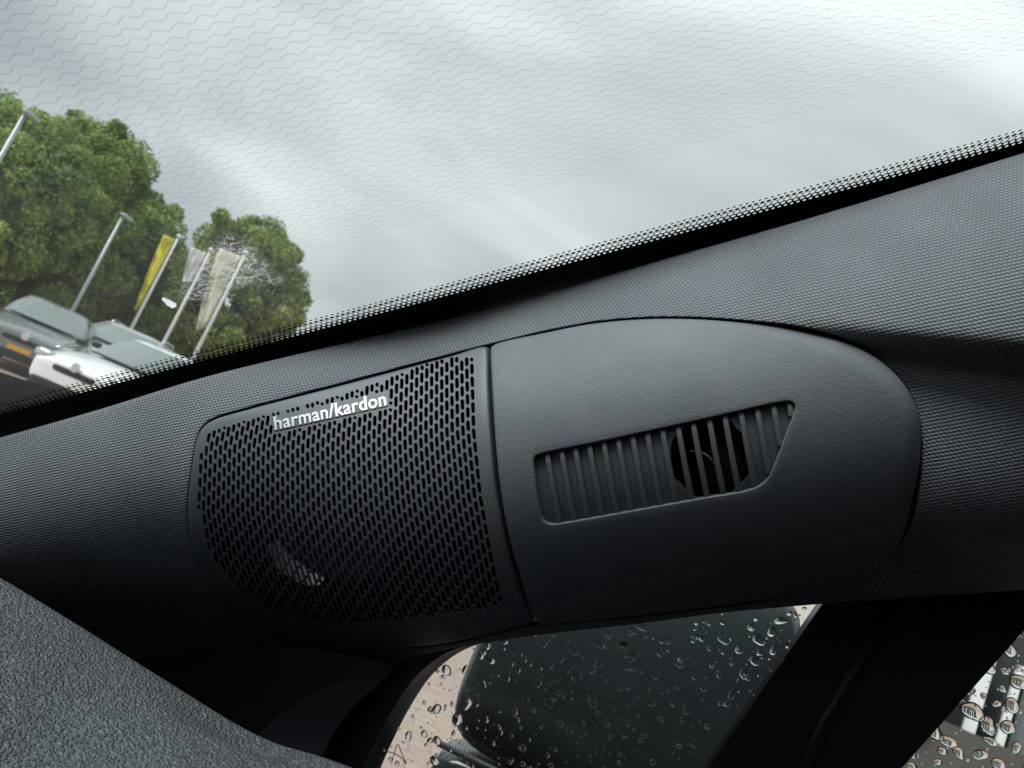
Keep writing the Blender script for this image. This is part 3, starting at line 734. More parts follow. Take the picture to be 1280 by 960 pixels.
# the round opening is wider than the vent: keep the part of the plate outside it
panel('vent_plate', inset(vb, -0.012), [circ_uv], h_back, MATS['slat_plastic'], pod, r_out=0.0, r_hole=0.0, skirt=0.0, hole_skirt=0.01, grid=0.006)
panel('vent_duct', inset(vb, -0.012), [], lambda u, v: h_pod(u, v) - 0.028, MATS['void_black'], pod, r_out=0.0, skirt=0.0, grid=0.015)
vpoly = vent_uv
tops = [180, 220, 258, 297, 337, 377, 417, 458, 500, 543, 585, 630, 673, 718, 763, 808, 852]
for k, tx in enumerate(tops):
    X = 600 + tx / 2.207
    ytop = 568 - (X - 668) * 0.2115 - 4; line = [(X + s_ * 0.165 + 0.00022 * s_ * s_, ytop + s_) for s_ in np.arange(0, 120, 1.0)]
    lu = pix_uv(line, h_pod); ok = inside(lu, inset(vpoly, 0.0003)); idx = np.where(ok)[0]
    if len(idx) < 4: continue
    lu = lu[idx[0]:idx[-1] + 1]; lu = resample(lu, 0.004, False)
    t = np.gradient(lu, axis=0); t /= np.linalg.norm(t, axis=1)[:, None]; n = np.stack([-t[:, 1], t[:, 0]], 1); hw = 0.0016
    V = []; F = []; m = len(lu); sect = [(-hw * 1.15, -0.0062), (-hw, -0.0021), (-hw * 0.6, -0.0017), (hw * 0.6, -0.0017), (hw, -0.0021), (hw * 1.15, -0.0062)]
    for j in range(m):
        for o_, dh in sect:
            p = lu[j] + n[j] * o_; edge = -0.0012 if j == 0 else 0
            V.append(surf(p[0], p[1], h_pod(p[0], p[1]) + dh + edge)[0])
    q = len(sect)
    for j in range(m - 1):
        for i in range(q - 1): F.append((j * q + i, j * q + i + 1, (j + 1) * q + i + 1, (j + 1) * q + i))
    F.append(tuple(range(q))); F.append(tuple((m - 1) * q + i for i in range(q))[::-1])
    obj('slat', V, F, MATS['slat_plastic'], cover, True, sharp=35)
# sensor and wiring glimpsed in the vent hole
c0_ = pix_surf([(905, 590)], h_pod, -0.022)[0]
MB().lathe(c0_, sn, [(0.016, -0.003), (0.016, 0.003), (0.012, 0.005), (0.0001, 0.005)], 24).build('sensor', MATS['black_plastic'], pod, False, 30)
MB().tube(pix_surf([(862, 566), (874, 566), (884, 572), (893, 582)], h_pod, -0.012), 0.0007, 8).build('sensor_wire', mat('grey_wire', (0.35, 0.36, 0.36), 0.3), pod, True)

# ================================================================== DASHBOARD
def dashboard():
    epx = np.array(crom([(-260, 600), (-120, 660), (0, 721), (60, 757), (120, 794), (180, 832), (250, 873), (300, 901), (345, 921), (400, 937), (450, 955), (520, 985), (640, 1050)], False, 5))
    n = len(epx); dep = np.interp(epx[:, 0], [-260, 0, 250, 450, 640], [0.62, 0.575, 0.545, 0.515, 0.48])
    Ed = np.array([at(a, b, d) for (a, b), d in zip(epx, dep)])
    prof = [(-0.050, -0.13), (-0.030, -0.045), (-0.020, -0.022), (-0.010, -0.007), (0.0, 0.0), (0.010, 0.0025), (0.022, 0.002), (0.040, -0.001), (0.07, -0.007), (0.11, -0.016), (0.16, -0.03), (0.22, -0.05), (0.30, -0.085), (0.40, -0.15), (0.44, -0.30)]
    V = []; F = []
    for i in range(n):
        t = nrm(Ed[min(i + 1, n - 1)] - Ed[max(i - 1, 0)]); t[2] = 0; t = nrm(t)
        q = nrm(np.cross(t, UPZ));
        if q @ (C0 - Ed[i]) < 0: q = -q
        g = float(sstep((epx[i, 0] - 170) / 200))
        for s_, z in prof:
            dz = g * (-0.016 * math.exp(-((s_ - 0.018) / 0.014) ** 2) + 0.010 * math.exp(-((s_ - 0.052) / 0.015) ** 2))
            V.append(Ed[i] + q * s_ + UPZ * (z + dz))
    m = len(prof)
    for i in range(n - 1):
        for j in range(m - 1): F.append((i * m + j, i * m + j + 1, (i + 1) * m + j + 1, (i + 1) * m + j))
    o = obj('dashboard', V, F, MATS['leather_grain'], None, True)
    md = o.modifiers.new('smooth', 'SUBSURF'); md.levels = 2; md.render_levels = 2
    tag(o, 'grained black dashboard corner at the foot of the pillar', 'dashboard')
dashboard()

# ================================================================== OUTSIDE: wing mirror
def superbox(c, ax, ay, az, n=10, e=5.0):
    """rounded box as a grid-sphere with exponent e"""
    V = []; F = []; idx = {}
    def pt(x, y, z):
        p = np.array([x, y, z], float); s_ = (np.abs(p) ** e).sum() ** (1 / e); p = p / s_
        key = tuple(np.round(p, 5))
        if key not in idx: idx[key] = len(V); V.append(np.asarray(c) + p[0] * ax + p[1] * ay + p[2] * az)
        return idx[key]
    g = np.linspace(-1, 1, n + 1)
    for a in range(3):
        for s_ in (-1, 1):
            for i in range(n):
                for j in range(n):
                    q = []
                    for (u, v) in ((g[i], g[j]), (g[i + 1], g[j]), (g[i + 1], g[j + 1]), (g[i], g[j + 1])):
                        p = [0, 0, 0]; p[a] = s_; p[(a + 1) % 3] = u; p[(a + 2) % 3] = v; q.append(pt(*p))
                    F.append(tuple(q if s_ > 0 else q[::-1]))
    return V, F
def wing_mirror():
    root = empty('wing_mirror', at(740, 900, 0.85), 'black glossy wing mirror outside the rain-spotted quarter window', 'wing mirror')
    # facing axes: rx to the right in view, horizontal; toward us
    D = 0.84; TLp, BLp = at_dist(606, 762, D), at_dist(548, 925, D)
    rx = nrm(np.array([0.985, -0.17, 0])); fy = nrm(np.cross(UPZ, rx)); fy = -fy if fy @ (C0 - TLp) < 0 else fy
    hz = (TLp[2] - BLp[2]) / 2 + 0.07; mid = (TLp + BLp) / 2 + UPZ * 0.07
    W = 0.155; c = mid + rx * W - fy * 0.055
    gloss = mat('gloss_black', (0.095, 0.118, 0.126), 0.16, spec=0.8, build=grainy(0.12, 0.004, 22.0))
    V, F = superbox(c, rx * W, fy * 0.06, UPZ * hz, 20, 7.0); obj('housing', V, F, gloss, root, True)
    V, F = superbox(c - UPZ * (hz + 0.052) + rx * 0.004, rx * W * 1.0, fy * 0.055, UPZ * 0.047, 8, 6.0); obj('lower_shell', V, F, gloss, root, True)
    e0 = mid - UPZ * (hz + 0.002) + fy * 0.002
    MB().tube([e0 + rx * 0.004, e0 + rx * 0.12, e0 + rx * 0.25], 0.0035, 8).build('joint_strip', mat('grey_strip', (0.25, 0.28, 0.28), 0.35), root, True)
    V, F = superbox(c + rx * (W + 0.044) + fy * 0.004 - UPZ * 0.02, rx * 0.046, fy * 0.05, UPZ * hz * 0.95, 8, 6.0); obj('end_cap', V, F, mat('grey_gloss', (0.27, 0.30, 0.30), 0.2, build=grainy(0.05, 0.001, 40.0)), root, True)
    V, F = superbox(c - UPZ * (hz + 0.15) + rx * 0.08, rx * 0.06, fy * 0.04, UPZ * 0.07, 6, 4.0); obj('stalk', V, F, gloss, root, True)
wing_mirror()

# ================================================================== OUTSIDE: ground
def brick_ground(nt, b):
    x = NT(nt); tc = x.n('ShaderNodeTexCoord')
    br = x.n('ShaderNodeTexBrick', Scale=1.0); br.inputs['Brick Width'].default_value = 0.21; br.inputs['Row Height'].default_value = 0.105; br.inputs['Mortar Size'].default_value = 0.006
    br.inputs['Color1'].default_value = (0.46, 0.32, 0.25, 1); br.inputs['Color2'].default_value = (0.52, 0.38, 0.30, 1); br.inputs['Mortar'].default_value = (0.33, 0.25, 0.20, 1)
    x.l(tc.outputs['Object'], br.inputs['Vector'])
    nz = x.n('ShaderNodeTexNoise', Scale=0.7, Detail=5.0); x.l(tc.outputs['Object'], nz.inputs['Vector'])
    mx = x.n('ShaderNodeMix', data_type='RGBA'); mx.blend_type = 'MULTIPLY'; mx.inputs['Factor'].default_value = 0.35
    x.l(br.outputs['Color'], mx.inputs['A']); x.l(nz.outputs['Color'], mx.inputs['B']); x.l(mx.outputs['Result'], b.inputs['Base Color'])
    x.l(x.m('MULTIPLY_ADD', nz.outputs['Fac'], 0.5, 0.12), b.inputs['Roughness']); x.bump(br.outputs['Fac'], 0.3, -0.004, b)
G = 900.0
g = obj('ground', [(-G, -G, 0), (G, -G, 0), (G, G, 0), (-G, G, 0)], [(0, 1, 2, 3)], mat('brick_paving', (0.45, 0.33, 0.27), 0.4, spec=0.6, build=brick_ground), None, False); g['kind'] = 'structure'

# ------------------------------------------------------------------ parked cars
def paint(name, col, rough=0.25): return mat(name, col, rough, spec=0.5, build=None, **{'Coat Weight': 0.6, 'Coat Roughness': 0.05})
mat('car_glass', (0.20, 0.24, 0.23), 0.04, spec=0.9)
mat('tyre', (0.018, 0.018, 0.018), 0.8); mat('trim_dark', (0.015, 0.016, 0.018), 0.4); mat('chrome', (0.8, 0.81, 0.82), 0.12, metal=1.0)
mat('lamp_lens', (0.55, 0.58, 0.60), 0.08, metal=0.5, spec=0.9); mat('plate_yellow', (0.72, 0.42, 0.05), 0.4); mat('plate_ink', (0.02, 0.02, 0.02), 0.5)
def car(name, front, head, label, pm, rails, scale=1.0, hoodz=0.0, plate=True):
    """front: point on the ground under the front emblem; head: heading (unit, horizontal)"""
    hx = nrm(np.array([head[0], head[1], 0])); hy = np.cross(UPZ, hx); o0 = np.array([front[0], front[1], 0.0]) - hx * 2.05 * scale
    T = lambda x, y, z: o0 + scale * (hx * x + hy * y + UPZ * z)
    root = empty(name, o0, label, 'car')
    st = [(2.06, .58, .66), (2.02, .70, .72), (1.9, .80, .77), (1.6, .86, .86), (1.2, .885, .93), (.8, .895, .985), (.2, .90, 1.0), (-.6, .90, 1.01), (-1.3, .895, 1.02), (-1.8, .87, 1.03), (-2.0, .80, 1.0), (-2.06, .70, .9)]
    V = []; F = []; sec = 13
    for x, hw, zt in st:
        zt += hoodz if x > 0.5 else 0
        half = [(0, zt), (.45 * hw, zt - .005), (.80 * hw, zt - .03), (.97 * hw, zt - .10), (hw, .62), (.985 * hw, .38), (.90 * hw, .24)]
        pts = [(-y, z) for y, z in half[::-1]] + half[1:]
        V += [T(x, y, z) for y, z in pts]
    for i in range(len(st) - 1):
        for k in range(sec - 1): F.append((i * sec + k, (i + 1) * sec + k, (i + 1) * sec + k + 1, i * sec + k + 1))
        F.append((i * sec + sec - 1, (i + 1) * sec + sec - 1, (i + 1) * sec, i * sec))
    F.append(tuple(range(sec))); F.append(tuple((len(st) - 1) * sec + k for k in range(sec))[::-1])
    o = obj('body', V, F, pm, root, True); md = o.modifiers.new('s', 'SUBSURF'); md.levels = 2; md.render_levels = 2
    # greenhouse: rows from cowl/belt to roof
    hz_ = hoodz
    low = [(.98, 0), (.95, .42), (.80, .74), (.1, .80), (-.8, .80), (-1.55, .76), (-1.82, .55), (-1.88, 0)]
    top = [(.20, 0), (.17, .36), (.06, .56), (-.2, .60), (-.8, .60), (-1.25, .57), (-1.42, .42), (-1.46, 0)]
    zl_, zt_ = .97 + hz_ * .6, 1.47
    def row(f): return [((1 - f) * a[0] + f * b[0], (1 - f) * a[1] + f * b[1] + 0.05 * math.sin(math.pi * f) * (a[1] > 0.3), zl_ + (zt_ - zl_) * f) for a, b in zip(low, top)]
    R = [row(f) for f in (0, .33, .66, 1.0)]
    def strip(nm, i0, i1, side, f0, f1, m, off):
        VV = []; FF = []; nf = 4; ni = 6
        for a in range(nf + 1):
            rr = row(f0 + (f1 - f0) * a / nf)
            for b in range(ni + 1):
                q = i0 + (i1 - i0) * b / ni; k = min(int(q), len(rr) - 2); t = q - k
                x = rr[k][0] * (1 - t) + rr[k + 1][0] * t; y = rr[k][1] * (1 - t) + rr[k + 1][1] * t; z = rr[k][2]
                VV.append(T(x, side * (y + off * (y > .5)), z + off * 0.5 * (y <= .5)) + hx * off * (1 if q < 2 else 0))
        for a in range(nf):
            for b in range(ni): FF.append((a * (ni + 1) + b, a * (ni + 1) + b + 1, (a + 1) * (ni + 1) + b + 1, (a + 1) * (ni + 1) + b))
        return VV, FF
    # windscreen (both halves)
    mbw = MB()
    for sd_ in (-1, 1): mbw.add(*strip('w', 0, 1.85, sd_, 0.02, 0.95, None, 0.012))
    mbw.build('windscreen_panel', MATS['car_glass'], root, True)
    for sd_ in (-1, 1):
        for i0, i1 in ((2.25, 3.3), (3.45, 4.75)):
            MB().add(*strip('s', i0, i1, sd_, 0.06, 0.88, None, 0.012)).build('side_window', MATS['car_glass'], root, True)
    shell = MB()
    for sd_ in (-1, 1): shell.add(*strip('c', 0, 7, sd_, 0, 1, None, 0.0)) if False else None
    VV = []; FF = []; n = len(low)
    for r_ in R:
        VV += [T(*p) for p in r_] + [T(p[0], -p[1], p[2]) for p in r_[::-1]]
    nn = 2 * n
    for a in range(3):
        for b in range(nn): FF.append((a * nn + b, a * nn + (b + 1) % nn, (a + 1) * nn + (b + 1) % nn, (a + 1) * nn + b))
    obj('cab', VV, FF, pm, root, True)
    VV = []; FF = []
    rt = [(x, y) for x, y in top]
    for f, dz in ((1, 0), (.85, .035), (.5, .055), (0.0, .06)):
        loop = [(x * f + -.62 * (1 - f), y * f) for x, y in rt]; VV += [T(x, y, zt_ + dz) for x, y in loop] + [T(x, -y, zt_ + dz) for x, y in loop[::-1]]
    for a in range(3):
        for b in range(nn): FF.append((a * nn + b, a * nn + (b + 1) % nn, (a + 1) * nn + (b + 1) % nn, (a + 1) * nn + b))
    obj('roof', VV, FF, pm, root, True)
    if rails:
        for sd_ in (-1, 1): MB().tube([T(-.15, sd_ * .55, zt_ + .03), T(-.3, sd_ * .56, zt_ + .085), T(-1.1, sd_ * .55, zt_ + .085), T(-1.25, sd_ * .53, zt_ + .03)], .018 * scale, 8).build('roof_rail', MATS['chrome'], root, True)
    for x in (1.28, -1.28):
        for sd_ in (-1, 1):
            w = MB().lathe(T(x, sd_ * .80, .33), hy * sd_, [(.20, .1 * scale), (.31, .1 * scale), (.335, .06 * scale), (.335, -.1 * scale), (.2, -.1 * scale)], 28)
            w.V = [tuple(p) for p in w.V]; wo = w.build('wheel', MATS['tyre'], root, True)
            rm = MB().lathe(T(x, sd_ * .80, .33), hy * sd_, [(.21, .09 * scale), (.20, .105 * scale), (.05, .085 * scale), (.0001, .10 * scale)], 20); rm.build('rim', MATS['chrome'], wo, True)
            ar = MB().lathe(T(x, sd_ * .86, .34), hy * sd_, [(.34, 0.02), (.40, 0.035), (.41, .0)], 28); ar.build('wheel_arch', MATS['trim_dark'], root, True)
    for sd_ in (-1, 1):
        VV, FF = superbox(T(1.90, sd_ * .66, .70 + hoodz * .5), scale * (hx * .12 - hy * sd_ * .05), scale * hy * .17, scale * UPZ * .075, 6, 3.0); obj('headlight', VV, FF, MATS['lamp_lens'], root, True)
        VV, FF = superbox(T(.72, sd_ * 1.0, 1.06), scale * hx * .06, scale * hy * .10, scale * UPZ * .065, 6, 3.0); obj('door_mirror', VV, FF, MATS['trim_dark'], root, True)
    VV, FF = superbox(T(2.03, 0, .58 + hoodz * .4), scale * hx * .04, scale * hy * .36, scale * UPZ * .05, 6, 6.0); obj('grille', VV, FF, MATS['trim_dark'], root, True)
    VV, FF = superbox(T(2.0, 0, .30), scale * hx * .06, scale * hy * .62, scale * UPZ * .08, 6, 6.0); obj('lower_bumper', VV, FF, MATS['trim_dark'], root, True)
    MB().lathe(T(2.075, 0, .68 + hoodz * .4), hx, [(.075 * scale, 0), (.075 * scale, .015), (.055 * scale, .02), (.0001, .02)], 20).build('emblem', MATS['chrome'], root, False, 30)
    for sd_ in (-1, 1):
        MB().tube([T(1.0, sd_ * .70, 1.0 + hoodz), T(1.5, sd_ * .72, .89 + hoodz), T(1.88, sd_ * .60, .79 + hoodz)], .008 * scale, 6).build('bonnet_seam', MATS['trim_dark'], root, True)
        VV, FF = superbox(T(1.96, sd_ * .58, .42), scale * hx * .05, scale * hy * .09, scale * UPZ * .04, 6, 4.0); obj('fog_lamp', VV, FF, MATS['lamp_lens'], root, True)
    VV, FF = superbox(T(.99, 0, .995 + hoodz), scale * hx * .05, scale * hy * .62, scale * UPZ * .02, 6, 5.0); obj('cowl_panel', VV, FF, MATS['trim_dark'], root, True)
    if plate:
        p = MB().box(T(2.085, 0, .44), scale * hx * .008, scale * hy * .20, scale * UPZ * .045).build('licence_plate', MATS['plate_yellow'], root)
    return root
def head_dir(px, py, yaw):                      # towards us, turned by yaw to the left of the picture
    r = ray(px, py); d = nrm(np.array([-r[0], -r[1], 0])); c, s_ = math.cos(RAD(yaw)), math.sin(RAD(yaw))
    return np.array([d[0] * c + d[1] * s_, -d[0] * s_ + d[1] * c, 0])
car('parked_car', at_dist(14, 455, 17.5), head_dir(14, 455, 8), 'dark grey parked car with yellow plate at the left edge', paint('dark_paint', (0.20, 0.215, 0.225)), False, 1.05, 0.04)
car('parked_car', at_dist(100, 455, 19.2), head_dir(100, 455, 18), 'light grey estate car with roof rails behind the white car', paint('grey_paint', (0.58, 0.61, 0.61)), True, 1.2, 0.06)
car('parked_car', at_dist(82, 487, 13.2), head_dir(82, 487, 33), 'white parked hatchback in front of the estate car with rails', paint('white_paint', (0.80, 0.83, 0.82)), False, 1.0, 0.0, False)

# ------------------------------------------------------------------ flags and lamp posts
mat('pole_white', (0.72, 0.73, 0.72), 0.35); mat('pole_grey', (0.42, 0.45, 0.47), 0.4, metal=0.3)
def flag_cloth(c0, c1, sc):
    def f(nt, b):
        x = NT(nt); tc = x.n('ShaderNodeTexCoord'); x.colvar(tc.outputs['Object'], sc, c0, c1, b, 0.47, 0.53, 1)
    return f
def flag(top, base, d, width, drop, taper, m, label):
    P = at_dist(*top, d); B = at_dist(*base, d); P2 = np.array([B[0], B[1], P[2]]) * 0.5 + np.array([P[0], P[1], P[2]]) * 0.5
    root = empty('flagpole', (P2[0], P2[1], 0), label, 'flagpole', 'flagpoles behind the parked cars')
    MB().tube([(P2[0], P2[1], 0), (P2[0], P2[1], P2[2])], [0.05, 0.034], 12).build('pole', MATS['pole_white'], root, True)
    MB().lathe((P2[0], P2[1], P2[2]), UPZ, [(0.06, -0.03), (0.075, 0.0), (0.05, 0.06), (0.0001, 0.08)], 12).build('finial', MATS['pole_white'], root, True)
    rx = nrm(np.array([-ray(*top)[1], ray(*top)[0], 0]));  # to the left in view
    dp = nrm(np.array([ray(*top)[0], ray(*top)[1], 0])); V = []; F = []; nu, nv = 10, 24
    for j in range(nv + 1):
        t = j / nv; w = width * (1 - taper * t ** 1.3)
        for i in range(nu + 1):
            s_ = i / nu; fold = 0.10 * math.sin(s_ * 7 + t * 4) * s_ + 0.05 * math.sin(s_ * 13 - t * 6) * s_
            V.append(P2 + rx * (0.07 + w * s_) + dp * fold + UPZ * (-0.12 - drop * t - 0.25 * s_ * width * (0.4 + t)))
    for j in range(nv):
        for i in range(nu): F.append((j * (nu + 1) + i, j * (nu + 1) + i + 1, (j + 1) * (nu + 1) + i + 1, (j + 1) * (nu + 1) + i))
    o = obj('flag_cloth', V, F, m, root, True); sol = o.modifiers.new('t', 'SOLIDIFY'); sol.thickness = 0.006
flag((218, 293), (170, 413), 24.0, 0.30, 2.2, 0.75, mat('yellow_cloth', (0.78, 0.68, 0.04), 0.8, build=flag_cloth((0.55, 0.50, 0.05), (0.85, 0.78, 0.08), 3.0)), 'white flagpole with drooping bright yellow flag')
flag((258, 310), (211, 430), 22.0, 0.38, 0.85, 0.5, mat('white_cloth', (0.72, 0.72, 0.74), 0.8, build=flag_cloth((0.62, 0.62, 0.66), (0.8, 0.8, 0.8), 1.5)), 'white flagpole with short drooping white flag, middle of three')
flag((302, 314), (249, 446), 20.0, 0.52, 1.95, 0.7, mat('beige_cloth', (0.60, 0.60, 0.47), 0.8, build=flag_cloth((0.42, 0.46, 0.30), (0.72, 0.71, 0.60), 2.2)), 'white flagpole with long pale beige-green flag, rightmost')
def lamp_post(top, base, d, rad, label):
    P = at_dist(*top, d); B = at_dist(*base, d); q = (P + B) / 2; q = np.array([q[0], q[1], P[2]])
    root = empty('street_lamp', (q[0], q[1], 0), label, 'street lamp', 'street lamps before the trees')
    MB().tube([(q[0], q[1], 0), (q[0], q[1], q[2])], [rad * 1.3, rad * 0.9], 12).build('pole', MATS['pole_grey'], root, True)
    V, F = superbox(q + np.array([0.03, 0.12, 0.03]), np.array([0.10, 0.0, 0]), np.array([0.0, 0.24, 0]), UPZ * 0.05, 6, 3.0); obj('lamp_head', V, F, MATS['pole_grey'], root, True)
lamp_post((151, 269), (98, 381), 22.0, 0.04, 'slim grey street lamp before the trees, nearer the flags')
lamp_post((29, 140), (-10, 222), 18.0, 0.042, 'grey street lamp at the left edge before the tall trees')

# ------------------------------------------------------------------ trees
def leaf_mat(name, c0, c1, c2):
    m = bpy.data.materials.new(name); m.use_nodes = True; nt = m.node_tree; nt.nodes.clear(); x = NT(nt)
    out = x.n('ShaderNodeOutputMaterial'); tc = x.n('ShaderNodeTexCoord'); t = x.n('ShaderNodeTexNoise', Scale=0.9, Detail=3.0); x.l(tc.outputs['Object'], t.inputs['Vector'])
    wn = x.n('ShaderNodeTexWhiteNoise'); ge = x.n('ShaderNodeNewGeometry'); x.l(ge.outputs['Random Per Island'], wn.inputs['Vector'])
    f = x.m('ADD', x.m('MULTIPLY', t.outputs['Fac'], 0.7), x.m('MULTIPLY', ge.outputs['Random Per Island'], 0.35))
    r = x.n('ShaderNodeValToRGB'); e = r.color_ramp.elements; e[0].position = 0.3; e[0].color = (*c0, 1); e[1].position = 0.78; e[1].color = (*c2, 1); mm = e.new(0.52); mm.color = (*c1, 1)
    x.l(f, r.inputs[0]); df = x.n('ShaderNodeBsdfDiffuse'); tl = x.n('ShaderNodeBsdfTranslucent'); x.l(r.outputs[0], df.inputs[0]); x.l(r.outputs[0], tl.inputs[0])
    ms = x.n('ShaderNodeMixShader'); ms.inputs[0].default_value = 0.35; x.l(df.outputs[0], ms.inputs[1]); x.l(tl.outputs[0], ms.inputs[2]); x.l(ms.outputs[0], out.inputs[0]); MATS[name] = m; return m
leaf_mat('leaves', (0.09, 0.145, 0.055), (0.26, 0.37, 0.125), (0.54, 0.64, 0.22))
leaf_mat('leaves_yellow', (0.10, 0.15, 0.055), (0.28, 0.36, 0.12), (0.55, 0.60, 0.21))
mat('bark', (0.07, 0.055, 0.04), 0.9, build=grainy(0.8, 0.02, 12.0))
def leaves(name, centers, radii, per, size, m, parent, seed):
    r = np.random.default_rng(seed); VV = []
    for c, rad in zip(centers, radii):
        d = r.normal(size=(per, 3)); d /= np.linalg.norm(d, axis=1)[:, None]
        rr = (0.55 + 0.5 * r.random(per) ** 0.6)
        p = c + d * rad * rr[:, None]
        n = d + 0.8 * r.normal(size=(per, 3)); n[:, 2] += 0.3; n /= np.linalg.norm(n, axis=1)[:, None]
        a = np.cross(n, r.normal(size=(per, 3))); a /= np.linalg.norm(a, axis=1)[:, None]; b = np.cross(n, a)
        s_ = size * (0.6 + 0.8 * r.random(per))[:, None]
        VV.append(np.stack([p - a * s_, p + b * s_ * 0.55, p + a * s_, p - b * s_ * 0.55], 1))
    VV = np.concatenate(VV).reshape(-1, 3); nq = len(VV) // 4
    me = bpy.data.meshes.new(name); me.vertices.add(len(VV)); me.vertices.foreach_set('co', VV.astype(np.float32).ravel())
    me.loops.add(nq * 4); me.loops.foreach_set('vertex_index', np.arange(nq * 4, dtype=np.int32)); me.polygons.add(nq)
    me.polygons.foreach_set('loop_start', np.arange(0, nq * 4, 4, dtype=np.int32)); me.polygons.foreach_set('loop_total', np.full(nq, 4, np.int32)); me.update(calc_edges=True)
    return link_mesh(name, me, m, parent, False)
def tree(cpx, top_px, d, hw, label, m, seed, boxy=2.6, low=1.6, nclump=150, per=430):
    r = np.random.default_rng(seed); Cc = at_dist(*cpx, d); T_ = at_dist(*top_px, d); ztop = T_[2]; x, y = Cc[0], Cc[1]
    root = empty('lime_tree', (x, y, 0), label, 'tree', 'trees along the far side of the car park')
    zc = (ztop + low) / 2; hh = (ztop - low) / 2; cs = []; rs = []
    while len(cs) < nclump:
        p = r.uniform(-1, 1, 3); q = (np.abs(p) ** boxy).sum()
        lim = 1.0 if r.random() < 0.88 else 1.45
        if q > lim or q < 0.25: continue
        w = hw * (1 - 0.18 * max(p[2], 0)); rad = hw * r.uniform(0.12, 0.27)
        cs.append(np.array([x + p[0] * (w - rad * .8), y + p[1] * (w - rad * .8), zc + p[2] * (hh - rad * .7)])); rs.append(rad)
    leaves('crown', cs, rs, per, 0.066 * d / 28, m, root, seed + 1)
    t = MB().tube([(x, y, 0), (x + .05, y, low), (x, y + .1, zc + hh * .3)], [0.26, 0.2, 0.05], 10)
    for k in range(7):
        c = cs[k * 9]; t.tube([(x, y, low + k * .3), tuple((np.array([x, y, low + 1 + k * .3]) + c) / 2), tuple(c)], [0.09, 0.06, 0.02], 6)
    t.build('trunk', MATS['bark'], root, True)
tree((-28, 300), (34, 116), 25.0, 2.3, 'tall lime tree at the left edge behind the grey lamp', MATS['leaves'], 11)
tree((62, 300), (108, 126), 29.0, 2.6, 'tall dark lime tree between the two street lamps', MATS['leaves'], 22)
tree((132, 330), (170, 218), 33.0, 2.6, 'lime tree behind the slim street lamp', MATS['leaves'], 33)
tree((180, 360), (214, 294), 36.0, 2.1, 'smaller lime tree behind the yellow flag', MATS['leaves'], 44)
tree((290, 385), (330, 268), 30.0, 2.55, 'separate rounded yellowish-green tree behind the beige flag', MATS['leaves_yellow'], 55, 2.4)
def hedge():
    r = np.random.default_rng(5); cs = []; rs = []
    for k in range(130):
        px = r.uniform(-90, 320); P = at_dist(px, 380 + px * .4, 38.0 + r.uniform(-.6, .6)); cs.append(np.array([P[0], P[1], r.uniform(.4, 2.6)])); rs.append(r.uniform(.5, .8))
    o = leaves('hedge', cs, rs, 260, 0.12, MATS['leaves'], None, 6); tag(o, 'dark hedge along the car park beneath the trees', 'hedge')
hedge()
# brick house glimpsed under the trees
def house():
    P = at_dist(60, 372, 46.0); rx = nrm(np.array([ray(60, 372)[1], -ray(60, 372)[0], 0])); fy = nrm(np.array([-ray(60, 372)[0], -ray(60, 372)[1], 0])); b0 = np.array([P[0], P[1], 0])
    root = empty('brick_house', b0, 'pinkish brick house glimpsed beneath the tall trees', 'house')
    brick = mat('house_brick', (0.42, 0.25, 0.21), 0.8, build=grainy(0.3, 0.01, 30.0)); tile = mat('roof_tile', (0.30, 0.15, 0.12), 0.7)
    MB().box(b0 + UPZ * 1.6, rx * 6.5, fy * 3, UPZ * 1.6).build('wall', brick, root)
    V = [b0 + rx * a * 6.8 + fy * c * 3.3 + UPZ * z for a in (-1, 1) for c, z in ((1, 3.1), (0, 5.0), (-1, 3.1))]
    obj('roof', V, [(0, 1, 4, 3), (1, 2, 5, 4), (0, 2, 1), (3, 4, 5), (0, 3, 5, 2)], tile, root, False)
    for k in range(5):
        c = b0 + rx * (-5 + k * 2.5) + fy * 3.02 + UPZ * 1.7
        w = MB().box(c, rx * .6, fy * .03, UPZ * .65).build('window', MATS['pole_white'], root); MB().box(c + fy * .02, rx * .5, fy * .03, UPZ * .55).build('window_pane', MATS['car_glass'], w)
house()

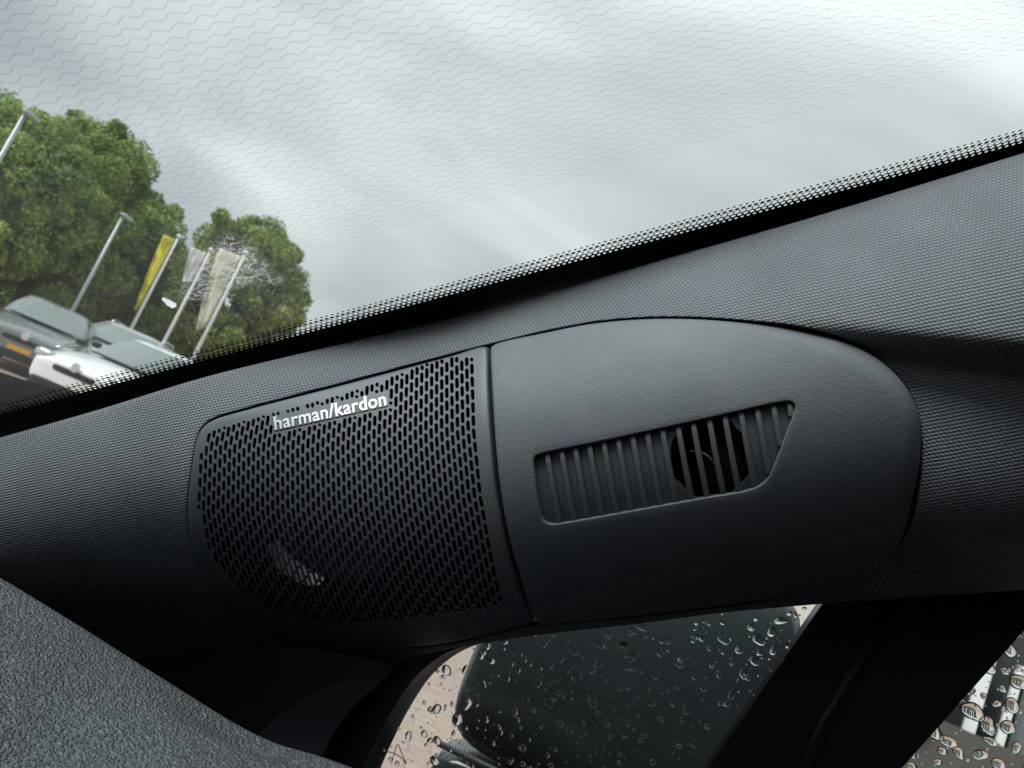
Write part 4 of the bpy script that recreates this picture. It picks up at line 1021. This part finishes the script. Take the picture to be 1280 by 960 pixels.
# ------------------------------------------------------------------ showroom building seen through the door window
def showroom():
    d = 7.5; B = at_dist(1120, 900, d); rx = nrm(np.array([ray(1120, 900)[1], -ray(1120, 900)[0], 0])); fy = -nrm(np.array([ray(1120, 900)[0], ray(1120, 900)[1], 0])); b0 = np.array([B[0], B[1], 0])
    root = empty('showroom', b0 + rx * 2, 'dark glazed showroom front with white uprights beyond the door window', 'building')
    white = mat('white_frame', (0.80, 0.82, 0.80), 0.35); gl = mat('dark_glazing', (0.03, 0.04, 0.04), 0.08, spec=0.8); brown = mat('brown_plinth', (0.085, 0.078, 0.07), 0.6, build=grainy(0.4, 0.01, 20.0)); pale = mat('pale_wall', (0.66, 0.60, 0.54), 0.7, build=grainy(0.3, 0.01, 20.0))
    MB().box(b0 + rx * 3.2 + UPZ * 2.2 - fy * .2, rx * 3.6, fy * .1, UPZ * 2.2).build('glazing', gl, root)
    MB().box(b0 + rx * -1.05 + UPZ * 2.2 - fy * .12, rx * .62, fy * .2, UPZ * 2.2).build('wall', pale, root)
    MB().box(b0 + rx * 3.2 + UPZ * .5, rx * 3.6, fy * .12, UPZ * .5).build('plinth', brown, root)
    for x, w, z0, z1 in ((0.14, .035, 1.0, 4.2), (0.48, .045, .7, 4.2), (0.69, .028, .85, 1.62), (1.55, .07, .8, 4.2), (2.6, .06, .8, 4.2), (3.6, .06, .8, 4.2)):
        MB().box(b0 + rx * x + UPZ * (z0 + z1) / 2 + fy * .02, rx * w, fy * .07, UPZ * (z1 - z0) / 2).build('upright', white, root)
    MB().box(b0 + rx * 2.2 + UPZ * 3.9, rx * 4.6, fy * .25, UPZ * .35).build('fascia', white, root)
    MB().box(b0 + rx * .86 + UPZ * 2.3 - fy * .05, rx * .11, fy * .03, UPZ * 1.3).build('grey_panel', mat('grey_panel', (0.16, 0.19, 0.19), 0.4), root)
    for x, z in ((.30, 1.22), (.16, .92)):
        MB().lathe(b0 + rx * x + fy * .13 + UPZ * z, fy, [(.085, 0), (.085, .04), (.06, .07), (.0001, .08)], 20).build('wall_lamp', MATS['chrome'], root, True)
showroom()

# thin curled hair caught at the lower corner of the quarter window
hp = [sidept(x, y, 0.034) for x, y in crom([(474, 944), (486, 940), (500, 946), (508, 955), (503, 944), (497, 930), (494, 938), (490, 952)], False, 6)]
tag(MB().tube(hp, 0.00035, 6).build('loose_thread', MATS['black_plastic'], None, True), 'thin curled black thread at the corner of the quarter window', 'thread')
